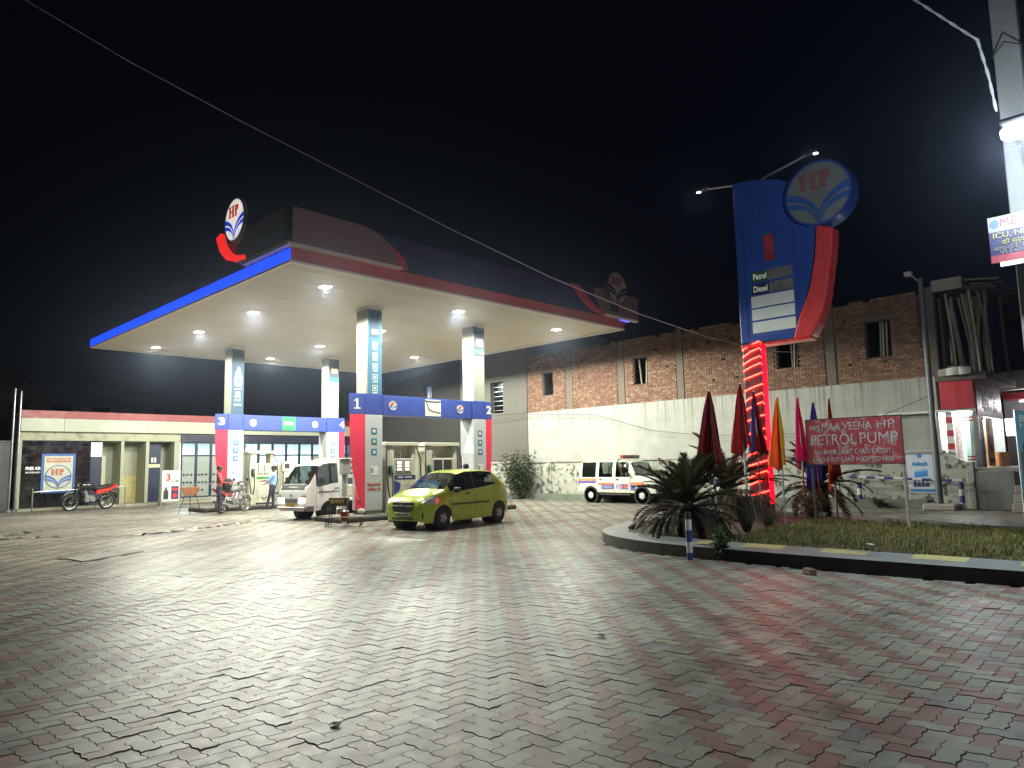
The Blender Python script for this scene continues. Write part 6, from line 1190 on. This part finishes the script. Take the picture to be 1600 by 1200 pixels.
# ------------------------------------------------------------------ people: one skinned surface each
SKIN = mat('skin_brown',(.20,.105,.065),.55,var=.08); HAIR = mat('hair_black',(.012,.010,.009),.6); SHOE = mat('shoe_dark',(.02,.018,.016),.5)
def person(name, loc, rz, H, shirt, trouser, label, pose, cap=None, sleeve='short', scale=None):
    """local: facing +x, left is +y; joints at H = 1.75 m scaled to H"""
    s = H/1.75; J = {}; Rr = {}; E = []
    def j(n, p, r): J[n] = Vector(p); Rr[n] = r
    j('pelvis',(0,0,.93),.15); j('waist',(.0,0,1.06),.135); j('chest',(.0,0,1.26),.155); j('upper',(-.01,0,1.40),.12); j('neck',(0,0,1.49),.055); j('jaw',(.025,0,1.565),.068); j('head',(.01,0,1.645),.092); j('crown',(0,0,1.70),.07)
    E += [('pelvis','waist'),('waist','chest'),('chest','upper'),('upper','neck'),('neck','jaw'),('jaw','head'),('head','crown')]
    j('nose',(.115,0,1.625),.016); E.append(('head','nose'))
    for sd, L in ((1,'l'),(-1,'r')):
        P = pose[L]
        j('hip'+L,(0,sd*.10,.88),.098); j('knee'+L,P['knee'],.068); j('ankle'+L,P['ankle'],.05); a = Vector(P['ankle']); fd = Vector(P.get('toe',(.17,0,-.045)))
        j('ball'+L,a+fd*.65,.045); j('toe'+L,a+fd,.032); E += [('pelvis','hip'+L),('hip'+L,'knee'+L),('knee'+L,'ankle'+L),('ankle'+L,'ball'+L),('ball'+L,'toe'+L)]
        j('sho'+L,(-.01,sd*.185,1.395),.066); j('elb'+L,P['elbow'],.048); j('wri'+L,P['wrist'],.031); e, w = Vector(P['elbow']), Vector(P['wrist']); d = (w-e).normalized(); side = d.cross(Vector((0,0,1))).normalized() if abs(d.z) < .95 else Vector((0,1,0))*sd
        j('palm'+L,w+d*.055,.034); E += [('upper','sho'+L),('sho'+L,'elb'+L),('elb'+L,'wri'+L),('wri'+L,'palm'+L)]
        dn = side.cross(d).normalized(); dn = dn if dn.z < 0 else -dn
        for f, (o, ln) in enumerate(((-.030,.070),(-.010,.082),(.010,.078),(.030,.060))):
            b = w+d*.09+side*o; j('f%d%s' % (f, L), b, .010); j('g%d%s' % (f, L), b+d*ln*.55+dn*.010, .009); j('h%d%s' % (f, L), b+d*ln*.85+dn*.035, .008); E += [('palm'+L,'f%d%s' % (f, L)),('f%d%s' % (f, L),'g%d%s' % (f, L)),('g%d%s' % (f, L),'h%d%s' % (f, L))]
        b = w+d*.035+side*(-.042); j('t0'+L,b,.012); j('t1'+L,b+d*.045-side*.012+dn*.012,.010); E += [('palm'+L,'t0'+L),('t0'+L,'t1'+L)]
    if pose.get('lean'):
        M = Matrix.Rotation(R(pose['lean']),4,'Y'); 
        for n in J:
            if not n.startswith(('knee','ankle','ball','toe')): J[n] = Vector((0,0,.9))+M.to_3x3() @ (J[n]-Vector((0,0,.9)))
    names = list(J); me = bpy.data.meshes.new('skeleton'); me.from_pydata([J[n]*s for n in names],[(names.index(a),names.index(b)) for a,b in E],[])
    o = bpy.data.objects.new('skeleton',me); COL.objects.link(o); sk = o.modifiers.new('skin','SKIN'); sk.use_smooth_shade = True; sb_ = o.modifiers.new('sub','SUBSURF'); sb_.levels = 1; sb_.render_levels = 1
    for i, n in enumerate(names): me.skin_vertices[0].data[i].radius = (Rr[n]*s*(.78 if n in ('chest','upper','waist','pelvis') else 1), Rr[n]*s*(1.12 if n in ('chest','pelvis','waist') else 1)); me.skin_vertices[0].data[i].use_root = n == 'pelvis'
    bpy.context.view_layer.update(); dg = bpy.context.evaluated_depsgraph_get(); nmesh = bpy.data.meshes.new_from_object(o.evaluated_get(dg)); bpy.data.objects.remove(o)
    kinds = {}
    def kind(a, b):
        n = b
        if n.startswith(('ball','toe')): return 3
        if n.startswith(('hip','knee','ankle')): return 2
        if n.startswith(('jaw','head','crown','nose','neck','palm','f','g','h','t')) and not n.startswith(('hip',)): return 0
        if n.startswith('wri'): return 0 if sleeve == 'short' else 1
        return 1
    segs = [(J[a]*s, J[b]*s, kind(a, b)) for a, b in E]; nmesh.materials.clear()
    for m in (SKIN, shirt, trouser, SHOE): nmesh.materials.append(m)
    for p in nmesh.polygons:
        c = p.center; best = 1e9; bi = 0
        for a, b, k in segs:
            ab = b-a; t = max(0, min(1, (c-a).dot(ab)/max(ab.length_squared,1e-9))); dd_ = (c-a-ab*t).length-(0.03 if k in (1,2) else 0)
            if dd_ < best: best = dd_; bi = k
        if bi in (1,2) and c.z < .9*s and abs(c.y) < .3*s and c.x < .35*s and bi == 1 and (c-J['pelvis']*s).length < .25: bi = 2
        p.material_index = bi; p.use_smooth = True
    t = thing(name, loc, label, 'person', rz=rz)
    bo_ = bpy.data.objects.new('body', nmesh); COL.objects.link(bo_); bo_.parent = t
    hc = J['head']*s
    sub(t,'hair',lambda b: b.lathe([(.088*s,-.045*s),(.104*s,.0),(.106*s,.045*s),(.085*s,.095*s),(.04*s,.118*s),(.001,.122*s)],16,'z',(hc.x-.018*s,hc.y,hc.z+.0)) if not cap else b.lathe([(.085*s,-.06*s),(.1*s,-.01*s),(.1*s,.01*s)],16,'z',(hc.x-.02*s,hc.y,hc.z)),HAIR,smooth=True)
    if cap: sub(t,'cap',lambda b: (b.lathe([(.108*s,.01*s),(.11*s,.06*s),(.08*s,.105*s),(.001,.115*s)],16,'z',(hc.x-.008*s,hc.y,hc.z)),b.box(hc.x+.06*s,hc.x+.2*s,hc.y-.07*s,hc.y+.07*s,hc.z+.015*s,hc.z+.03*s)),cap,smooth=True)
    for sd in (1,-1):
        sub(t,'eye',lambda b: b.lathe([(.001,.012),(.011,.006),(.011,-.006),(.001,-.012)],8,'x',(hc.x+.088*s,hc.y+sd*.032*s,hc.z-.005*s)),BLACK); sub(t,'ear',lambda b: b.lathe([(.006,-.03*s),(.02*s,0),(.006,.03*s)],8,'z',(hc.x-.005*s,hc.y+sd*.095*s,hc.z-.015*s)),SKIN,smooth=True)
    sub(t,'mouth',lambda b: b.box(hc.x+.082*s,hc.x+.090*s,hc.y-.025*s,hc.y+.025*s,hc.z-.062*s,hc.z-.054*s),mat('lips',(.12,.05,.045),.6))
    return t
MSH = mat('shirt_maroon',(.30,.055,.065),.8,var=.12,scale=10,bump=.3); NAV = mat('trouser_navy',(.025,.03,.055),.85,var=.15,bump=.3); BLS = mat('shirt_blue',(.22,.34,.62),.8,var=.12,scale=10,bump=.3); BEI = mat('shirt_beige',(.42,.37,.28),.8,var=.12); KHA = mat('shirt_khaki',(.25,.2,.12),.8)
stand = dict(l=dict(knee=(.03,.11,.50),ankle=(-.02,.12,.085),elbow=(.12,.25,1.15),wrist=(.36,.22,1.13)), r=dict(knee=(.04,-.11,.50),ankle=(.02,-.13,.085),elbow=(.10,-.25,1.14),wrist=(.33,-.2,1.12)))
person('person',(11.98,27.9,0),R(-30),1.86,MSH,NAV,'man in maroon shirt and dark trousers reaching out beside the grey motorcycle',stand,sleeve='long')
walk = dict(l=dict(knee=(.10,.10,.50),ankle=(.20,.10,.085),elbow=(.14,.24,1.14),wrist=(.38,.16,1.12)), r=dict(knee=(.0,-.10,.48),ankle=(-.02,-.12,.085),elbow=(.08,-.25,1.14),wrist=(.30,-.12,1.02)), lean=-4)
person('person',(14.55,28.6,0),R(140),1.84,BLS,NAV,'attendant in light blue shirt and dark cap beside the rear fuel pump',walk,cap=mat('cap_dark',(.02,.02,.03),.8))
person('person',(16.35,18.3,0),R(80),1.72,KHA,NAV,'person whose dark haired head shows above the green car roof',stand)
sit = dict(l=dict(knee=(.42,.14,.92),ankle=(.5,.14,.55),elbow=(.16,.26,1.14),wrist=(.42,.16,1.2)), r=dict(knee=(.42,-.14,.92),ankle=(.5,-.14,.55),elbow=(.16,-.26,1.14),wrist=(.42,-.16,1.2)))
def seat(v, lx, ly, lz, H, sh, lab):
    M = v.matrix_basis; p = M @ Vector((lx,ly,lz)); return person('person',p,v.rotation_euler.z,H,sh,NAV,lab,sit)
bpy.context.view_layer.update()
seat(mt_,.92,-.36,-.05,1.62,BEI,'driver in a beige shirt behind the windscreen of the white mini truck')
seat(pj_,.1,-.38,.12,1.62,KHA,'driver sitting behind the front side window of the police vehicle')
seat(hb,.15,-.34,-.30,1.6,mat('shirt_grey',(.2,.2,.21),.8),'driver behind the windscreen of the green hatchback')

# ------------------------------------------------------------------ plants
def leafmat(name, rgb, tr=.25):
    m = mat(name, rgb, .55, var=.3, scale=5, spec=.3); nt = m.node_tree; b = nt.nodes['Principled BSDF']; t = nt.nodes.new('ShaderNodeBsdfTranslucent'); t.inputs[0].default_value = (*rgb,1); mx = nt.nodes.new('ShaderNodeMixShader'); mx.inputs[0].default_value = tr
    nt.links.new(b.outputs[0],mx.inputs[1]); nt.links.new(t.outputs[0],mx.inputs[2]); nt.links.new(mx.outputs[0],nt.nodes['Material Output'].inputs[0]); return m
CYC = leafmat('cycad_green',(.035,.045,.02)); CYD = leafmat('cycad_dead',(.10,.075,.045)); CYDK = leafmat('cycad_dark',(.03,.025,.02))
def frond_mesh(L, rise, droop, npair, ll, mt, name):
    m = MB(); pts = []; n = 12
    for i in range(n+1):
        u = i/n; a = rise-droop*u*u; pts.append(a)
    P = [Vector((0,0,0))]
    for i in range(n): a = R(pts[i]); P.append(P[-1]+Vector((math.cos(a),0,math.sin(a)))*(L/n))
    m.tube(P,[.014*(1-.8*i/n) for i in range(n+1)],4)
    for k in range(npair):
        u = .1+.9*k/npair; f = u*n; i = min(int(f), n-1); p = P[i].lerp(P[i+1], f-i); d = (P[i+1]-P[i]).normalized(); up = Vector((0,1,0)).cross(d)*-1; l = ll*(math.sin(PI*min(1,.15+u*.85))**.5+.15)*random.uniform(.85,1.15)
        for s in (1,-1):
            dr = (d*.75+Vector((0,s,0))*.75+up*random.uniform(.15,.4)).normalized(); w = d*.014; q = p+dr*l*.6; r_ = p+dr*l+Vector((0,0,-.12*l)); m.add([p-w,p+w,q+w*.9,q-w*.9,r_],[(0,1,2,3),(3,2,4)])
    o = m.build(name, mt, None, recalc=False); d_ = o.data; bpy.data.objects.remove(o); return d_
FR = [frond_mesh(1.35,0,38,46,.2,CYC,'frond'),frond_mesh(1.2,0,60,44,.2,CYC,'frond'),frond_mesh(1.3,0,75,40,.17,CYD,'dead_frond'),frond_mesh(1.25,0,85,40,.17,CYDK,'dead_frond')]
def cycad(x, y, label, n_up, n_low, sc=1., trunk=.55):
    t = thing('cycad', (x,y,.17), label, 'palm', 'palms on the median'); sub(t,'trunk',lambda b: b.lathe([(.17*sc,0),(.20*sc,.15),(.17*sc,trunk*.7),(.19*sc,trunk),(.05*sc,trunk+.12)],12),mat('cycad_trunk',(.06,.04,.028),.95,bump=.8,bscale=25))
    for k in range(n_up+n_low):
        up = k < n_up; me = FR[random.choice((0,1))] if up else FR[random.choice((2,3))]
        o = bpy.data.objects.new('frond' if up else 'dead_frond', me); COL.objects.link(o); o.parent = t; o.location = (0,0,trunk+.05 if up else trunk-.05)
        el = random.uniform(14,72) if up else random.uniform(-25,18); o.rotation_euler = (0,R(-el),k*2.399+random.uniform(-.2,.2)); q = sc*random.uniform(.72,1.0); o.scale = (q,q,q)
cycad(12.55,7.5,'large dark palm with a skirt of dead fronds behind the striped bollard',34,56,1.15,.58)
cycad(16.9,8.95,'palm behind the dark red flag, left of the glowing mast',26,10,1.3,.7)
cycad(19.7,7.7,'dark palm behind the pink flag and the red board',24,18,1.25,.8)
def clump(x, y, n, h, r, mts, label, name='grass_clump'):
    m = MB(); t = thing(name,(x,y,.17),label,'plant')
    for k in range(n):
        a = random.uniform(0,2*PI); q = random.uniform(.2,1)**.6*r; hh = h*random.uniform(.6,1.1); d = Vector((math.cos(a),math.sin(a),0)); sd = Vector((-d.y,d.x,0))*random.uniform(.006,.012)
        P = [Vector((0,0,0))+d*.06,d*q*.35+Vector((0,0,hh*.8)),d*q*.8+Vector((0,0,hh*.9)),d*q*1.15+Vector((0,0,hh*.35))]; mi = random.randrange(len(mts))
        for i in range(3): w0, w1 = 1-.25*i, 1-.25*(i+1); m.add([P[i]-sd*w0,P[i]+sd*w0,P[i+1]+sd*w1,P[i+1]-sd*w1],[(0,1,2,3)],mi)
    o = m.build('blades', mts, t, recalc=False); o['kind'] = 'stuff'; return t
LG = leafmat('blade_green',(.06,.085,.025)); LD = leafmat('blade_dry',(.13,.10,.06)); 
clump(14.1,7.05,420,.85,.75,[CYDK,LD,CYDK,CYD],'big dry drooping grass clump right of the bollard palm')
clump(15.0,7.0,160,.5,.5,[LG,LD],'smaller green grass tuft beside the dry clump')
def shrub(x, y, z0, rx, ry, h, n, label, mt, size=.06, stems=6, name='shrub'):
    t = thing(name,(x,y,z0),label,'shrub'); st = MB(); tips = []
    for k in range(stems):
        a = random.uniform(0,2*PI); q = random.uniform(.2,.8); e = Vector((rx*q*math.cos(a),ry*q*math.sin(a),h*random.uniform(.6,1))); st.tube([(0,0,0),e*.5+Vector((0,0,.1)),e],[.022,.014,.006],5); tips.append(e)
    st.build('stems', mat('twig',(.06,.045,.03),.9), t); m = MB()
    for k in range(n):
        e = random.choice(tips); u = random.uniform(.25,1.08); c = e*u+Vector((random.gauss(0,rx*.2),random.gauss(0,ry*.2),random.gauss(0,h*.1))); c.z = max(.03,c.z); l = size*random.uniform(.6,1.3)
        a = Vector((random.gauss(0,1),random.gauss(0,1),random.gauss(0,.6))).normalized(); b = a.cross(Vector((random.gauss(0,1),random.gauss(0,1),random.gauss(0,1)))).normalized(); m.add([c-a*l,c+b*l*.4,c+a*l,c-b*l*.4],[(0,1,2,3)],random.randrange(2))
    o = m.build('foliage',[mt,CYC],t,recalc=False); o['kind'] = 'stuff'; return t
SHG = leafmat('shrub_green',(.04,.06,.025)); LIT = leafmat('leaf_fresh',(.07,.12,.03))
shrub(25.2,24.3,.0,.9,1.35,2.15,3200,'leafy dark shrub against the boundary wall, left of the police vehicle',SHG,.075,12)
shrub(25.3,26.8,.0,.5,.8,1.2,1200,'lower dark shrub behind the tail of the green car',SHG,.07,8)
shrub(10.98,6.0,.05,.22,.22,.48,420,'small bright weed growing at the kerb beside the striped bollard',LIT,.045,6,'weed')
shrub(17.3,7.0,.17,.6,.5,.75,1500,'thin reddish lit bush at the foot of the pink flag',LD,.035,14)
shrub(17.0,9.2,.17,.8,.8,.55,1100,'low bush at the foot of the glowing mast',SHG,.05,10)
shrub(25.35,7.9,.0,.25,.4,.32,300,'small weed at the foot of the boundary wall below the coaching poster',SHG,.05,5,'weed')
# litter on the pavers
for i, (x, y, lab) in enumerate(((11.9,3.9,'scrap of white paper lying in the median grass'),)):
    t = thing('paper_scrap',(x,y,.30),lab,'litter'); sub(t,'sheet',lambda b: b.grid([[(.05*i_,.04*j_,.015*math.sin(i_*2+j_)) for j_ in range(4)] for i_ in range(4)]),WHITE,recalc=False)
for (x, y, lab) in ((5.6,4.35,'dark crumpled leaf on the pavers in the right foreground'),(2.6,4.2,'dark crumpled leaf on the pavers in the left foreground')):
    t = thing('fallen_leaf',(x,y,.004),lab,'leaf',rz=random.uniform(0,6)); sub(t,'blade',lambda b: b.grid([[(.02*i_-.05,(.035*math.sin(PI*i_/5)+.004)*(j_-1),.006+.008*abs(j_-1)+.004*math.sin(i_)) for j_ in range(3)] for i_ in range(6)]),mat('dead_leaf',(.03,.022,.015),.8),recalc=False)

# ------------------------------------------------------------------ fit lettering to its width
bpy.context.view_layer.update()
for o, w in FITS:
    d = o.dimensions.x
    if d > 1e-4: o.scale.x = w/d
bpy.context.view_layer.update()

# lettering becomes plain meshes
dg = bpy.context.evaluated_depsgraph_get()
for o in TEXTS:
    me = bpy.data.meshes.new_from_object(o.evaluated_get(dg)); n_ = bpy.data.objects.new('lettering', me); COL.objects.link(n_)
    n_.parent = o.parent; n_.location = o.location; n_.rotation_euler = o.rotation_euler; n_.scale = o.scale
    if not me.materials: me.materials.append(o.data.materials[0])
for o in TEXTS: bpy.data.objects.remove(o)
# ------------------------------------------------------------------ smoky night air that glows round the lamps
hzm = bpy.data.materials.new('night_haze'); hzm.use_nodes = True; nt = hzm.node_tree; nt.nodes.clear(); ou = nt.nodes.new('ShaderNodeOutputMaterial'); pv = nt.nodes.new('ShaderNodeVolumePrincipled')
pv.inputs['Density'].default_value = HAZE; pv.inputs['Color'].default_value = (.62,.74,1,1); pv.inputs['Anisotropy'].default_value = .9; nt.links.new(pv.outputs[0], ou.inputs['Volume'])
if HAZE > 0:
    hb_ = MB(); hb_.box(-61,111,-61,111,-1.1,15.2); tag(hb_.build('haze', hzm), 'thin smoky night air filling the whole place', 'haze', kind='stuff')
